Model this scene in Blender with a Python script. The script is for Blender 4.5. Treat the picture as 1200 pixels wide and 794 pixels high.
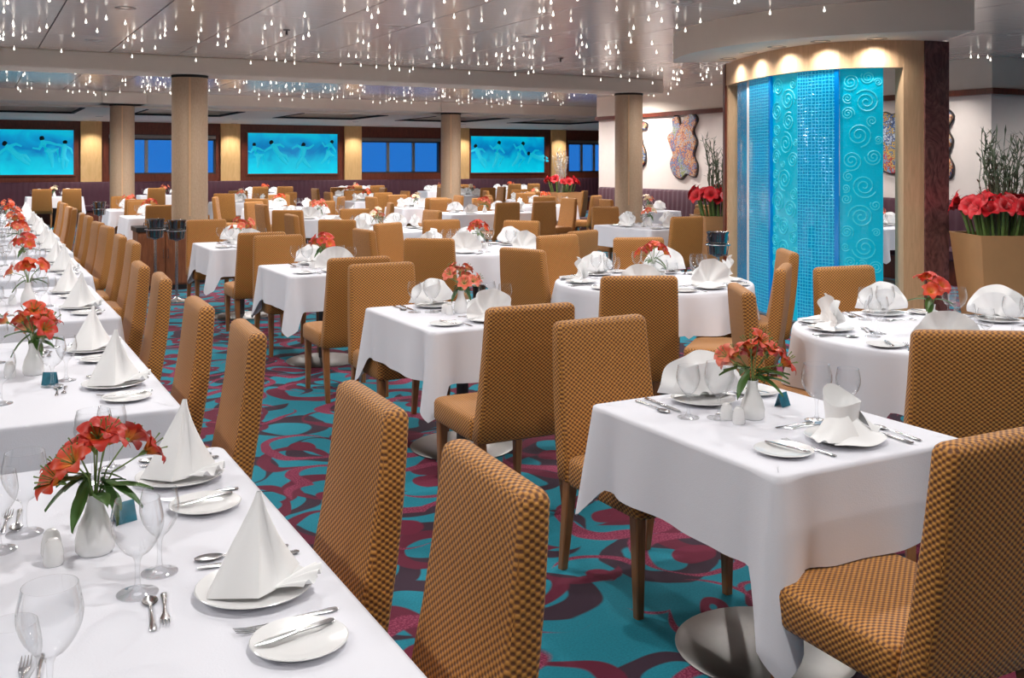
import bpy, math, random
from mathutils import Vector, Matrix

# ------------------------------------------------------------------ camera, world, exposure
for o in list(bpy.data.objects):
    bpy.data.objects.remove(o, do_unlink=True)
C = bpy.context.scene.collection
scn = bpy.context.scene
F_PX, HOR, EYE = 1170.0, 191.5, 1.60
TH = math.radians(28.5)
CT, ST = math.cos(TH), math.sin(TH)
cam_d = bpy.data.cameras.new('camera')
cam_d.sensor_width = 36.0
cam_d.lens = F_PX / 1200 * 36
cam_d.shift_y = -(397 - HOR) / 1200
cam_d.clip_start = 0.05
cam = bpy.data.objects.new('camera', cam_d)
cam.location = (0, 0, EYE)
cam.rotation_euler = (math.pi / 2, 0, -TH)
C.objects.link(cam)
scn.camera = cam
w = bpy.data.worlds.new('dusk')
scn.world = w
w.use_nodes = True
w.node_tree.nodes['Background'].inputs[0].default_value = (0.03, 0.22, 0.62, 1)
w.node_tree.nodes['Background'].inputs[1].default_value = 1.15
scn.view_settings.view_transform = 'Standard'
scn.view_settings.look = 'None'
scn.view_settings.gamma = 1
scn.view_settings.use_curve_mapping = False
scn.view_settings.exposure = 0.0
LAMP_POWER = 116.0

R = math.radians
rnd = random.Random(7)


def pix(px, py, z):
    """room position of a photo pixel known to lie at height z"""
    d = F_PX * (EYE - z) / (py - HOR)
    X = (px - 600) * d / F_PX
    return (X * CT + d * ST, -X * ST + d * CT)


def pixd(px, d):
    X = (px - 600) * d / F_PX
    return (X * CT + d * ST, -X * ST + d * CT)


def on_y(px, y):
    """x of the vertical plane y=const under photo column px"""
    a = (px - 600) / F_PX
    d = y / (CT - a * ST)
    return d * (a * CT + ST)


def z_at(x, y, py):
    d = x * ST + y * CT
    return EYE - (py - HOR) * d / F_PX


# ------------------------------------------------------------------ materials
def newmat(name):
    m = bpy.data.materials.new(name)
    m.use_nodes = True
    nt = m.node_tree
    b = nt.nodes['Principled BSDF']
    return m, nt, b


def setc(b, col, rough=0.5, metal=0.0, **kw):
    b.inputs['Base Color'].default_value = (*col, 1)
    b.inputs['Roughness'].default_value = rough
    b.inputs['Metallic'].default_value = metal
    for k, v in kw.items():
        b.inputs[k].default_value = v


def N(nt, t, **kw):
    n = nt.nodes.new(t)
    for k, v in kw.items():
        setattr(n, k, v)
    return n


def L(nt, a, b):
    nt.links.new(a, b)


def math_n(nt, op, a, b=None, c=None):
    n = N(nt, 'ShaderNodeMath', operation=op)
    for i, v in enumerate((a, b, c)):
        if v is None:
            continue
        if isinstance(v, (int, float)):
            n.inputs[i].default_value = v
        else:
            L(nt, v, n.inputs[i])
    return n.outputs[0]


def mixc(nt, fac, c1, c2):
    n = N(nt, 'ShaderNodeMix', data_type='RGBA')
    if isinstance(fac, (int, float)):
        n.inputs[0].default_value = fac
    else:
        L(nt, fac, n.inputs[0])
    for i, c in ((6, c1), (7, c2)):
        if isinstance(c, tuple):
            n.inputs[i].default_value = (*c, 1)
        else:
            L(nt, c, n.inputs[i])
    return n.outputs[2]


def ramp(nt, fac, stops):
    n = N(nt, 'ShaderNodeValToRGB')
    cr = n.color_ramp
    while len(cr.elements) < len(stops):
        cr.elements.new(0.5)
    for e, (p, c) in zip(cr.elements, stops):
        e.position = p
        e.color = (*c, 1) if len(c) == 3 else c
    L(nt, fac, n.inputs[0])
    return n.outputs[0]


def bump(nt, b, h, strength=0.3, dist=0.01):
    n = N(nt, 'ShaderNodeBump')
    n.inputs['Strength'].default_value = strength
    n.inputs['Distance'].default_value = dist
    L(nt, h, n.inputs['Height'])
    L(nt, n.outputs[0], b.inputs['Normal'])


def noise(nt, scale, vec=None, detail=3.0, dist=0.0):
    n = N(nt, 'ShaderNodeTexNoise')
    n.inputs['Scale'].default_value = scale
    n.inputs['Detail'].default_value = detail
    n.inputs['Distortion'].default_value = dist
    if vec is not None:
        L(nt, vec, n.inputs['Vector'])
    return n


def coord(nt, which='Object'):
    return N(nt, 'ShaderNodeTexCoord').outputs[which]


def mapped(nt, vec, scale=(1, 1, 1), loc=(0, 0, 0), rot=(0, 0, 0)):
    n = N(nt, 'ShaderNodeMapping')
    n.inputs['Scale'].default_value = scale
    n.inputs['Location'].default_value = loc
    n.inputs['Rotation'].default_value = rot
    L(nt, vec, n.inputs['Vector'])
    return n.outputs[0]


MAT = {}


def plain(key, col, rough=0.5, metal=0.0, var=0.06, vscale=6.0, **kw):
    """simple procedural material with a little tonal variation"""
    m, nt, b = newmat(key)
    setc(b, col, rough, metal, **kw)
    n = noise(nt, vscale, coord(nt))
    c2 = tuple(max(0, c * (1 - 2 * var)) for c in col)
    c1 = tuple(min(1, c * (1 + var)) for c in col)
    L(nt, mixc(nt, n.outputs[0], c2, c1), b.inputs['Base Color'])
    MAT[key] = m
    return m


def woodmat(key, c1, c2, rough=0.35, scale=3.0, stretch=(9, 9, 1), coat=0.3, dist=2.0):
    m, nt, b = newmat(key)
    setc(b, c1, rough)
    b.inputs['Coat Weight'].default_value = coat
    b.inputs['Coat Roughness'].default_value = 0.15
    v = mapped(nt, coord(nt), stretch)
    n = noise(nt, scale, v, 5.0, dist)
    L(nt, ramp(nt, n.outputs[0], [(0.3, c2), (0.7, c1)]), b.inputs['Base Color'])
    MAT[key] = m
    return m


# gold basket weave of the chairs
m, nt, b = newmat('woven_gold_fabric')
setc(b, (0.5, 0.27, 0.07), 0.62)
b.inputs['Sheen Weight'].default_value = 0.1
sx = N(nt, 'ShaderNodeSeparateXYZ')
L(nt, coord(nt, 'UV'), sx.inputs[0])
su = math_n(nt, 'SINE', math_n(nt, 'MULTIPLY', sx.outputs[0], 2 * math.pi / 0.0215))
sv = math_n(nt, 'SINE', math_n(nt, 'MULTIPLY', sx.outputs[1], 2 * math.pi / 0.0170))
ck = math_n(nt, 'ADD', math_n(nt, 'MULTIPLY', math_n(nt, 'MULTIPLY', su, sv), 0.5), 0.5)
L(nt, ramp(nt, ck, [(0.22, (0.13, 0.042, 0.008)), (0.46, (0.35, 0.132, 0.022)), (0.75, (0.61, 0.272, 0.048))]), b.inputs['Base Color'])
bump(nt, b, ck, 0.6, 0.004)
MAT['fabric'] = m

woodmat('leg_wood', (0.36, 0.16, 0.055), (0.24, 0.095, 0.03), 0.35)
woodmat('maple', (0.80, 0.53, 0.31), (0.68, 0.43, 0.24), 0.4)
woodmat('mahogany', (0.20, 0.045, 0.022), (0.10, 0.022, 0.012), 0.3)
woodmat('burl', (0.25, 0.10, 0.095), (0.085, 0.034, 0.036), 0.25, 2.2, (2.5, 2.5, 1.6), 0.5, 5.0)
woodmat('tan_panel', (0.80, 0.50, 0.22), (0.70, 0.42, 0.16), 0.5, 2.0, (4, 4, 1))
woodmat('column_wood', (0.60, 0.43, 0.29), (0.50, 0.34, 0.22), 0.5, 8.0, (8, 8, 2))
woodmat('cabinet_wood', (0.26, 0.09, 0.035), (0.16, 0.05, 0.02), 0.35)
plain('pot_tan', (0.60, 0.31, 0.13), 0.45)
plain('porcelain', (0.82, 0.82, 0.82), 0.18, var=0.01)
plain('steel', (0.62, 0.62, 0.62), 0.22, 1.0, var=0.03)
plain('brushed_steel', (0.34, 0.33, 0.32), 0.42, 1.0, var=0.05, vscale=20)
plain('dark_steel', (0.10, 0.09, 0.09), 0.35, 0.9)
plain('bucket_steel', (0.30, 0.29, 0.28), 0.14, 1.0, var=0.03)
plain('black', (0.015, 0.014, 0.014), 0.4)
plain('leaf', (0.07, 0.17, 0.035), 0.45, var=0.2, vscale=25)
plain('stem_green', (0.16, 0.27, 0.07), 0.5)
plain('bamboo', (0.17, 0.21, 0.13), 0.5, var=0.3, vscale=9)
plain('pale_twig', (0.62, 0.60, 0.55), 0.6)
plain('soil', (0.02, 0.025, 0.018), 0.9, var=0.3)
plain('plum_velvet', (0.055, 0.006, 0.020), 0.7, **{'Sheen Weight': 0.15})
plain('wall_paint', (0.80, 0.71, 0.66), 0.8, var=0.03)
plain('wall_beige', (0.62, 0.52, 0.42), 0.8, var=0.03)
plain('soffit_paint', (0.88, 0.78, 0.67), 0.7, var=0.02)
plain('dark_void', (0.02, 0.018, 0.016), 0.8)
plain('card_teal', (0.02, 0.18, 0.26), 0.35, var=0.3, vscale=40)
plain('copper_band', (0.22, 0.10, 0.05), 0.4, 0.4)

# table linen
m, nt, b = newmat('white_linen')
setc(b, (0.765, 0.77, 0.83), 0.75)
co = coord(nt)
n1 = noise(nt, 3.0, co, 4.0, 0.6)
n2 = noise(nt, 260.0, co, 1.0)
bump(nt, b, math_n(nt, 'ADD', math_n(nt, 'MULTIPLY', n1.outputs[0], 6.0), n2.outputs[0]), 0.10, 0.004)
MAT['linen'] = m
m, nt, b = newmat('napkin_linen')
setc(b, (0.92, 0.92, 0.92), 0.75)
b.inputs['Subsurface Weight'].default_value = 0.0
co = coord(nt)
n1 = noise(nt, 18.0, co, 4.0, 0.6)
bump(nt, b, n1.outputs[0], 0.15, 0.006)
MAT['napkin'] = m

# clear thin glass: transparent with fresnel gloss
m, nt, b = newmat('clear_glass')
nt.nodes.remove(b)
tr = N(nt, 'ShaderNodeBsdfTransparent')
tr.inputs[0].default_value = (0.985, 0.99, 0.995, 1)
gl = N(nt, 'ShaderNodeBsdfGlossy')
gl.inputs['Roughness'].default_value = 0.03
lw = N(nt, 'ShaderNodeLayerWeight')
lw.inputs[0].default_value = 0.5
mx = N(nt, 'ShaderNodeMixShader')
fac = math_n(nt, 'ADD', math_n(nt, 'MULTIPLY', math_n(nt, 'POWER', lw.outputs['Facing'], 2.0), 0.80), 0.03)
L(nt, fac, mx.inputs[0])
L(nt, tr.outputs[0], mx.inputs[1])
L(nt, gl.outputs[0], mx.inputs[2])
L(nt, mx.outputs[0], nt.nodes['Material Output'].inputs[0])
MAT['glass'] = m

# window pane (bluish, mostly clear)
m, nt, b = newmat('window_glass')
nt.nodes.remove(b)
tr = N(nt, 'ShaderNodeBsdfTransparent')
tr.inputs[0].default_value = (0.75, 0.85, 0.95, 1)
gl = N(nt, 'ShaderNodeBsdfGlossy')
gl.inputs['Roughness'].default_value = 0.08
fr = N(nt, 'ShaderNodeFresnel')
mx = N(nt, 'ShaderNodeMixShader')
L(nt, fr.outputs[0], mx.inputs[0])
L(nt, tr.outputs[0], mx.inputs[1])
L(nt, gl.outputs[0], mx.inputs[2])
L(nt, mx.outputs[0], nt.nodes['Material Output'].inputs[0])
MAT['pane'] = m


def emit(key, col, strength, sample=True, base=(0.8, 0.8, 0.8)):
    m, nt, b = newmat(key)
    setc(b, base, 0.4)
    b.inputs['Emission Color'].default_value = (*col, 1)
    b.inputs['Emission Strength'].default_value = strength
    if not sample:
        m.cycles.emission_sampling = 'NONE'
    MAT[key] = m
    return m, nt, b


emit('drop_glow', (1.0, 0.93, 0.82), 2.1, False)
emit('lens_glow', (1.0, 0.92, 0.8), 6.0, False)

# petals: colour runs from throat to tip along v
def petal(key, tip, mid, throat):
    m, nt, b = newmat(key)
    setc(b, mid, 0.5)
    b.inputs['Subsurface Weight'].default_value = 0.0
    uv = coord(nt, 'UV')
    sx = N(nt, 'ShaderNodeSeparateXYZ')
    L(nt, uv, sx.inputs[0])
    nn = noise(nt, 30, coord(nt), 2)
    f = math_n(nt, 'ADD', sx.outputs[1], math_n(nt, 'MULTIPLY', math_n(nt, 'SUBTRACT', nn.outputs[0], 0.5), 0.25))
    L(nt, ramp(nt, f, [(0.05, throat), (0.45, mid), (0.95, tip)]), b.inputs['Base Color'])
    MAT[key] = m


petal('petal_red', (0.50, 0.020, 0.010), (0.56, 0.030, 0.012), (0.62, 0.20, 0.02))
petal('petal_orange', (0.64, 0.045, 0.014), (0.68, 0.075, 0.020), (0.75, 0.32, 0.04))
petal('petal_coral', (0.78, 0.20, 0.12), (0.72, 0.11, 0.06), (0.85, 0.55, 0.25))
petal('petal_cream', (0.85, 0.55, 0.38), (0.85, 0.72, 0.55), (0.65, 0.60, 0.2))
petal('petal_scarlet', (0.62, 0.008, 0.018), (0.66, 0.012, 0.02), (0.28, 0.01, 0.01))

# carpet
m, nt, b = newmat('swirl_carpet')
setc(b, (0, .3, .4), 0.95)
co = coord(nt)
nz = noise(nt, 1.3, co, 2.0)
off = N(nt, 'ShaderNodeVectorMath', operation='MULTIPLY_ADD')
L(nt, nz.outputs['Color'], off.inputs[0])
off.inputs[1].default_value = (0.5, 0.5, 0)
L(nt, co, off.inputs[2])


def rings(scale, loc, r0, wdt, nsc, thr):
    v = N(nt, 'ShaderNodeTexVoronoi', feature='F1', voronoi_dimensions='2D')
    v.inputs['Scale'].default_value = scale
    v.inputs['Randomness'].default_value = 0.75
    L(nt, mapped(nt, off.outputs[0], (1, 1, 1), loc), v.inputs['Vector'])
    nn = noise(nt, nsc, mapped(nt, co, (1, 1, 1), loc), 1.0)
    d = math_n(nt, 'ABSOLUTE', math_n(nt, 'SUBTRACT', v.outputs['Distance'], r0))
    wv = math_n(nt, 'MULTIPLY', math_n(nt, 'SUBTRACT', nn.outputs[0], thr), wdt * 5)
    wv = math_n(nt, 'MINIMUM', wv, wdt)
    s = math_n(nt, 'SUBTRACT', wv, d)
    return math_n(nt, 'MULTIPLY', s, 60.0)


def clamp01(x):
    n = N(nt, 'ShaderNodeClamp')
    L(nt, x, n.inputs[0])
    return n.outputs[0]


fine = noise(nt, 130, co, 2.0)
col = mixc(nt, fine.outputs[0], (0.0, 0.14, 0.20), (0.008, 0.27, 0.36))
r_dark = rings(1.8, (0.35, 0.1, 0), 0.36, 0.12, 1.7, 0.36)
col = mixc(nt, clamp01(r_dark), col, (0.035, 0.014, 0.03))
r_mar = rings(1.8, (0, 0, 0), 0.33, 0.095, 1.9, 0.34)
col = mixc(nt, clamp01(r_mar), col, (0.12, 0.007, 0.030))
r_pink = rings(1.7, (3.7, 1.3, 0), 0.40, 0.075, 1.5, 0.38)
pk = mixc(nt, clamp01(math_n(nt, 'MULTIPLY', math_n(nt, 'SUBTRACT', fine.outputs[0], 0.45), 6.0)), (0.17, 0.010, 0.045), (0.34, 0.06, 0.12))
col = mixc(nt, clamp01(r_pink), col, pk)
r_core = rings(1.7, (3.7, 1.3, 0), 0.08, 0.09, 1.5, 0.3)
col = mixc(nt, clamp01(r_core), col, (0.15, 0.008, 0.035))
L(nt, col, b.inputs['Base Color'])
bump(nt, b, noise(nt, 700, co, 1.0).outputs[0], 0.3, 0.004)
MAT['carpet'] = m

# brushed metal ceiling panels
m, nt, b = newmat('ceiling_metal')
setc(b, (0.66, 0.62, 0.62), 0.24, 0.52)
co = coord(nt)
ns = noise(nt, 1.0, mapped(nt, co, (0.35, 14.0, 1)), 3.0)
L(nt, mixc(nt, ns.outputs[0], (0.74, 0.67, 0.64), (0.88, 0.81, 0.77)), b.inputs['Base Color'])
wv = N(nt, 'ShaderNodeTexWave', wave_type='BANDS', bands_direction='Y', wave_profile='SIN')
wv.inputs['Scale'].default_value = 2.0
L(nt, co, wv.inputs['Vector'])
bump(nt, b, math_n(nt, 'ADD', ns.outputs[0], math_n(nt, 'MULTIPLY', wv.outputs[0], 0.35)), 0.05, 0.02)
MAT['ceiling_metal'] = m
plain('tray_metal', (0.75, 0.72, 0.72), 0.2, 0.6, var=0.04)

# underwater light-box picture
m, nt, b = newmat('lit_blue_picture')
setc(b, (0.0, 0.2, 0.3), 0.3)
uv = coord(nt, 'UV')
sx = N(nt, 'ShaderNodeSeparateXYZ')
L(nt, uv, sx.inputs[0])
nz = noise(nt, 2.2, uv, 3.0, 0.8)
f = math_n(nt, 'ADD', sx.outputs[1], math_n(nt, 'MULTIPLY', math_n(nt, 'SUBTRACT', nz.outputs[0], 0.5), 0.9))
cc = ramp(nt, f, [(0.0, (0.0, 0.62, 0.78)), (0.33, (0.0, 0.46, 0.68)), (0.58, (0.0, 0.15, 0.48)), (0.85, (0.0, 0.36, 0.66)), (1.0, (0.0, 0.50, 0.70))])
L(nt, cc, b.inputs['Emission Color'])
b.inputs['Emission Strength'].default_value = 0.85
MAT['picture'] = m
emit('figure_cyan', (0.0, 0.52, 0.70), 0.72, False, (0.03, 0.3, 0.4))
plain('hair', (0.01, 0.008, 0.01), 0.6)

# water wall glass
def waterglass(key, c1, c2, strength, grid):
    m, nt, b = newmat(key)
    setc(b, c1, 0.12)
    b.inputs['Coat Weight'].default_value = 0.6
    uv = coord(nt, 'UV')
    nz = noise(nt, 1.4, uv, 3.0, 0.5)
    if grid:
        br = N(nt, 'ShaderNodeTexBrick')
        br.offset = 0.0
        for k, v in (('Scale', 1.0), ('Brick Width', 0.036), ('Row Height', 0.032), ('Mortar Size', 0.005), ('Mortar Smooth', 0.6)):
            br.inputs[k].default_value = v
        br.inputs['Color1'].default_value = (*c1, 1)
        br.inputs['Color2'].default_value = (*[x * .8 for x in c1], 1)
        br.inputs['Mortar'].default_value = (*c2, 1)
        nd = noise(nt, 14, uv, 2)
        va = N(nt, 'ShaderNodeVectorMath', operation='MULTIPLY_ADD')
        L(nt, nd.outputs['Color'], va.inputs[0])
        va.inputs[1].default_value = (0.02, 0.02, 0)
        L(nt, uv, va.inputs[2])
        L(nt, va.outputs[0], br.inputs['Vector'])
        c = br.outputs['Color']
        bump(nt, b, br.outputs['Fac'], 0.6, 0.008)
    else:
        c = mixc(nt, nz.outputs[0], c1, c2)
        bump(nt, b, noise(nt, 25, uv, 3.0, 1.0).outputs[0], 0.35, 0.01)
    c = mixc(nt, math_n(nt, 'MULTIPLY', nz.outputs[0], 0.5), c, (0.0, 0.17, 0.42))
    L(nt, c, b.inputs['Base Color'])
    L(nt, c, b.inputs['Emission Color'])
    b.inputs['Emission Strength'].default_value = strength
    MAT[key] = m


waterglass('water_grid', (0.0, 0.20, 0.40), (0.03, 0.44, 0.56), 0.55, True)
waterglass('water_swirl', (0.0, 0.28, 0.41), (0.0, 0.42, 0.48), 0.56, False)
waterglass('water_dark', (0.01, 0.10, 0.22), (0.03, 0.30, 0.48), 0.25, False)
waterglass('water_edge', (0.0, 0.12, 0.42), (0.0, 0.18, 0.5), 0.45, False)
emit('ridge_highlight', (0.01, 0.45, 0.54), 0.48, False, (0.05, 0.38, 0.46))  # lighter glowing cyan imitates highlights along the embossed spirals

# mosaic of the wall pieces
def mosaic(key, cols, scale=26):
    m, nt, b = newmat(key)
    setc(b, cols[0], 0.35)
    co = coord(nt)
    v = N(nt, 'ShaderNodeTexVoronoi', feature='F1')
    v.inputs['Scale'].default_value = scale
    L(nt, co, v.inputs['Vector'])
    e = N(nt, 'ShaderNodeTexVoronoi', feature='DISTANCE_TO_EDGE')
    e.inputs['Scale'].default_value = scale
    L(nt, co, e.inputs['Vector'])
    n1 = noise(nt, 2.0, co, 1.5, 1.8)
    f = math_n(nt, 'ADD', n1.outputs[0], math_n(nt, 'MULTIPLY', math_n(nt, 'SUBTRACT', v.outputs['Distance'], 0.3), 0.35))
    st = [(0.25 + 0.5 * i / (len(cols) - 1), c) for i, c in enumerate(cols)]
    c = ramp(nt, f, st)
    nt.nodes[-1].color_ramp.interpolation = 'CONSTANT'
    g = math_n(nt, 'LESS_THAN', e.outputs['Distance'], 0.03)
    c = mixc(nt, g, c, (0.05, 0.05, 0.07))
    L(nt, c, b.inputs['Base Color'])
    bump(nt, b, e.outputs['Distance'], 0.4, 0.01)
    MAT[key] = m


mosaic('mosaic_a', [(0.10, 0.18, 0.42), (0.55, 0.60, 0.66), (0.06, 0.12, 0.3), (0.62, 0.42, 0.10), (0.5, 0.06, 0.06), (0.25, 0.36, 0.52)])
mosaic('mosaic_b', [(0.10, 0.15, 0.36), (0.30, 0.36, 0.50), (0.60, 0.38, 0.20), (0.55, 0.20, 0.09), (0.10, 0.16, 0.36), (0.40, 0.42, 0.46), (0.32, 0.36, 0.14)])


# ------------------------------------------------------------------ mesh helpers
class MB:
    def __init__(self):
        self.v, self.f = [], []
        self.uv = None

    def loft(self, rings, closed=True, cap0=True, cap1=True):
        base = len(self.v)
        n = len(rings[0])
        for r in rings:
            self.v += [tuple(p) for p in r]
        for i in range(len(rings) - 1):
            for j in range(n if closed else n - 1):
                k = (j + 1) % n
                a, b2 = base + i * n, base + (i + 1) * n
                self.f.append((a + j, a + k, b2 + k, b2 + j))
        if closed and cap0:
            self.f.append(tuple(base + j for j in reversed(range(n))))
        if closed and cap1:
            e = base + (len(rings) - 1) * n
            self.f.append(tuple(e + j for j in range(n)))
        return self

    def box(self, x0, x1, y0, y1, z0, z1):
        r = lambda z: [(x0, y0, z), (x1, y0, z), (x1, y1, z), (x0, y1, z)]
        return self.loft([r(z0), r(z1)])

    def bevbox(self, x0, x1, y0, y1, z0, z1, e=0.01):
        def r(z, i):
            return rrect((x0 + x1) / 2, (y0 + y1) / 2, x1 - x0 - 2 * i, y1 - y0 - 2 * i, e, 2, z)
        return self.loft([r(z0, e * .7), r(z0 + e * .7, 0), r(z1 - e * .7, 0), r(z1, e * .7)])

    def lathe(self, prof, n=24, c=(0, 0, 0), caps=(False, False)):
        rings = []
        for (r, z) in prof:
            rings.append([(c[0] + r * math.cos(2 * math.pi * i / n), c[1] + r * math.sin(2 * math.pi * i / n), c[2] + z) for i in range(n)])
        return self.loft(rings, True, caps[0], caps[1])

    def tube(self, pts, rad, n=6, cap=True, flat=1.0):
        pts = [Vector(p) for p in pts]
        if not isinstance(rad, (list, tuple)):
            rad = [rad] * len(pts)
        rings = []
        up = Vector((0, 0, 1))
        for i, p in enumerate(pts):
            t = (pts[min(i + 1, len(pts) - 1)] - pts[max(i - 1, 0)])
            if t.length < 1e-9:
                t = Vector((0, 0, 1))
            t.normalize()
            a = t.cross(up)
            if a.length < 0.05:
                a = t.cross(Vector((0, 1, 0)))
            a.normalize()
            c2 = a.cross(t).normalized()
            rings.append([p + (a * math.cos(2 * math.pi * k / n) + c2 * flat * math.sin(2 * math.pi * k / n)) * rad[i] for k in range(n)])
        return self.loft(rings, True, cap, cap)

    def grid(self, fn, nu, nv):
        base = len(self.v)
        for i in range(nu + 1):
            for j in range(nv + 1):
                self.v.append(tuple(fn(i / nu, j / nv)))
        for i in range(nu):
            for j in range(nv):
                a = base + i * (nv + 1) + j
                self.f.append((a, a + 1, a + nv + 2, a + nv + 1))
        return self

    def add(self, other, mtx):
        base = len(self.v)
        self.v += [tuple(mtx @ Vector(p)) for p in other.v]
        self.f += [tuple(i + base for i in f) for f in other.f]
        return self

    def mesh(self, name, mat, smooth=True, ang=40, uv=None):
        me = bpy.data.meshes.new(name)
        me.from_pydata(self.v, [], self.f)
        if uv:
            lay = me.uv_layers.new(name='UVMap')
            for p in me.polygons:
                nx, ny, nz = map(abs, p.normal)
                for li in p.loop_indices:
                    co = me.vertices[me.loops[li].vertex_index].co
                    if uv == 'box':
                        if nz >= nx and nz >= ny:
                            q = (co.x, co.y)
                        elif ny >= nx:
                            q = (co.x, co.z)
                        else:
                            q = (co.y, co.z)
                    else:
                        q = uv(co)
                    lay.data[li].uv = q
        if smooth:
            me.polygons.foreach_set('use_smooth', [True] * len(me.polygons))
            me.set_sharp_from_angle(angle=R(ang))
        me.materials.append(MAT[mat] if isinstance(mat, str) else mat)
        me.update()
        return me


def rrect(cx, cy, w, d, r, n, z, tilt=0.0):
    r = max(1e-4, min(r, w / 2 - 1e-4, d / 2 - 1e-4))
    pts = []
    for (sx, sy, a0) in ((1, -1, -90), (1, 1, 0), (-1, 1, 90), (-1, -1, 180)):
        for k in range(n + 1):
            a = R(a0 + 90 * k / n)
            pts.append((cx + sx * (w / 2 - r) + r * math.cos(a), cy + sy * (d / 2 - r) + r * math.sin(a), z))
    return pts


def obj(name, me, parent=None, loc=(0, 0, 0), rot=(0, 0, 0), scale=None):
    o = bpy.data.objects.new(name, me)
    C.objects.link(o)
    o.location = loc
    o.rotation_euler = rot
    if scale is not None:
        o.scale = scale
    if parent is not None:
        o.parent = parent
    return o


def tag(o, label=None, cat=None, group=None, kind=None):
    if label:
        o['label'] = label
    if cat:
        o['category'] = cat
    if group:
        o['group'] = group
    if kind:
        o['kind'] = kind
    return o


def empty(name, loc=(0, 0, 0), rz=0.0):
    return obj(name, None, None, loc, (0, 0, rz))


def copy_tree(o, parent=None, children=None):
    c = o.copy()
    C.objects.link(c)
    c.parent = parent
    for ch in KIDS.get(o.name, []):
        copy_tree(ch, c)
    return c


KIDS = {}


def part(name, me, parent, loc=(0, 0, 0), rot=(0, 0, 0), scale=None):
    o = obj(name, me, parent, loc, rot, scale)
    KIDS.setdefault(parent.name, []).append(o)
    return o


def structure(name, mb, mat, smooth=False, uv=None, parent=None):
    o = obj(name, mb.mesh(name, mat, smooth, uv=uv), parent)
    if parent is None:
        o['kind'] = 'structure'
    return o


# ------------------------------------------------------------------ room shell
WALL_Y, CEIL, BEAM, LOWC = 29.5, 3.02, 2.79, 2.755
RX = 11.9          # right wall with the mosaics
structure('floor', MB().box(-6, 22, -5, 30, -0.1, 0), 'carpet')
structure('wall_left', MB().box(-6.2, -6, -5, 30, 0, 3.3), 'wall_beige')
structure('wall_back', MB().box(-6, 22, -5.2, -5, 0, 3.3), 'wall_beige')
structure('wall_side', MB().box(22, 22.2, -5, 30, 0, 3.3), 'wall_beige')
# right wall block: near face at y 8.6, far end at y 18
wr = structure('wall_right', MB().box(RX, 22, 8.6, 18.0, 0, 2.52), 'wall_paint')
tr1 = MB().box(RX - 0.07, 22, 8.53, 18.05, 2.52, 2.60)
structure('trim_1', tr1, 'mahogany')
structure('wall_right_bulkhead', MB().box(RX - 0.04, 22, 8.56, 18.02, 2.60, CEIL + .02), 'soffit_paint')

# metal ceiling: dark carrier slab with separate panels hung below it
ceil = structure('ceiling', MB().box(-6, 22, -5, 30, CEIL + 0.02, CEIL + 0.25), 'dark_void')
PW, PL = 0.82, 2.42
pm = MB().bevbox(-PW / 2 + .006, PW / 2 - .006, -PL / 2 + .004, PL / 2 - .004, 0, 0.02, 0.003).mesh('ceiling_panel', 'ceiling_metal', False)
for i in range(-7, 27):
    for j in range(-2, 9):
        x = 0.33 + i * PW
        y = 1.09 + j * PL
        if y > 22.5 or x > 22:
            continue
        obj('ceiling_panel', pm, ceil, (x, y, CEIL))
# cross beam on the first column line, and on the second
structure('ceiling_beam', MB().bevbox(-6, 10.35, 13.66, 14.36, BEAM, CEIL, 0.02), 'soffit_paint')
structure('ceiling_beam_far', MB().bevbox(-6, 22, 21.1, 22.0, BEAM, CEIL + .02, 0.02), 'soffit_paint')
# lower ceiling near the windows with recessed trays
low = MB()
trays = [(-4.6, -2.5), (-1.25, 0.0 + .85 + 1.25), (3.3, 5.4), (6.7, 8.8), (10.0, 12.1), (13.4, 15.5), (16.8, 18.9)]
TY0, TY1 = 22.4, 25.0
low.box(-6, 22, TY1, 30, LOWC, CEIL + .02)
low.box(-6, 22, 22.0, TY0, LOWC, CEIL + .02)
xs = [-6]
for a, b2 in trays:
    xs += [a, b2]
xs.append(22)
for k in range(0, len(xs), 2):
    low.box(xs[k], xs[k + 1], TY0, TY1, LOWC, CEIL + .02)
structure('ceiling_low', low, 'soffit_paint')
tp = None
for k, (a, b2) in enumerate(trays):
    t = structure('ceiling_tray', MB().box(a, b2, TY0, TY1, 2.93, 2.95), 'tray_metal')
    e = MB()
    for (q0, q1, r0, r1) in ((a, b2, TY1 - .05, TY1), (b2 - .05, b2, TY0, TY1), (a, a + .05, TY0, TY1)):
        e.box(q0, q1, r0, r1, LOWC - .012, LOWC + .03)
    obj('tray_edge', e.mesh('tray_edge', 'dark_void', False), t)

# far wall: mahogany bays for pictures and windows, tan pilasters between
fw = MB().box(-6, 22, WALL_Y, WALL_Y + 0.3, 0, 1.30).box(-6, 22, WALL_Y, WALL_Y + 0.3, 2.42, LOWC)
win = [(122, 258), (418, 520), (662, 716)]      # photo columns of the window bays
winx = [(on_y(a, WALL_Y), on_y(b2, WALL_Y)) for a, b2 in win]
edges = [-6.0]
for a, b2 in winx:
    edges += [a + .12, b2 - .12]
edges.append(22.0)
for k in range(0, len(edges), 2):
    fw.box(edges[k], edges[k + 1], WALL_Y, WALL_Y + 0.3, 1.30, 2.42)
wf = structure('wall_far', fw, 'mahogany')
for a, b2 in ((94, 119), (258, 281), (403, 423), (532, 549), (645, 662)):
    x0, x1 = on_y(a, WALL_Y), on_y(b2, WALL_Y)
    obj('pilaster', MB().bevbox(x0, x1, WALL_Y - .08, WALL_Y, 0, LOWC, .01).mesh('pilaster', 'tan_panel', False), wf)
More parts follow.
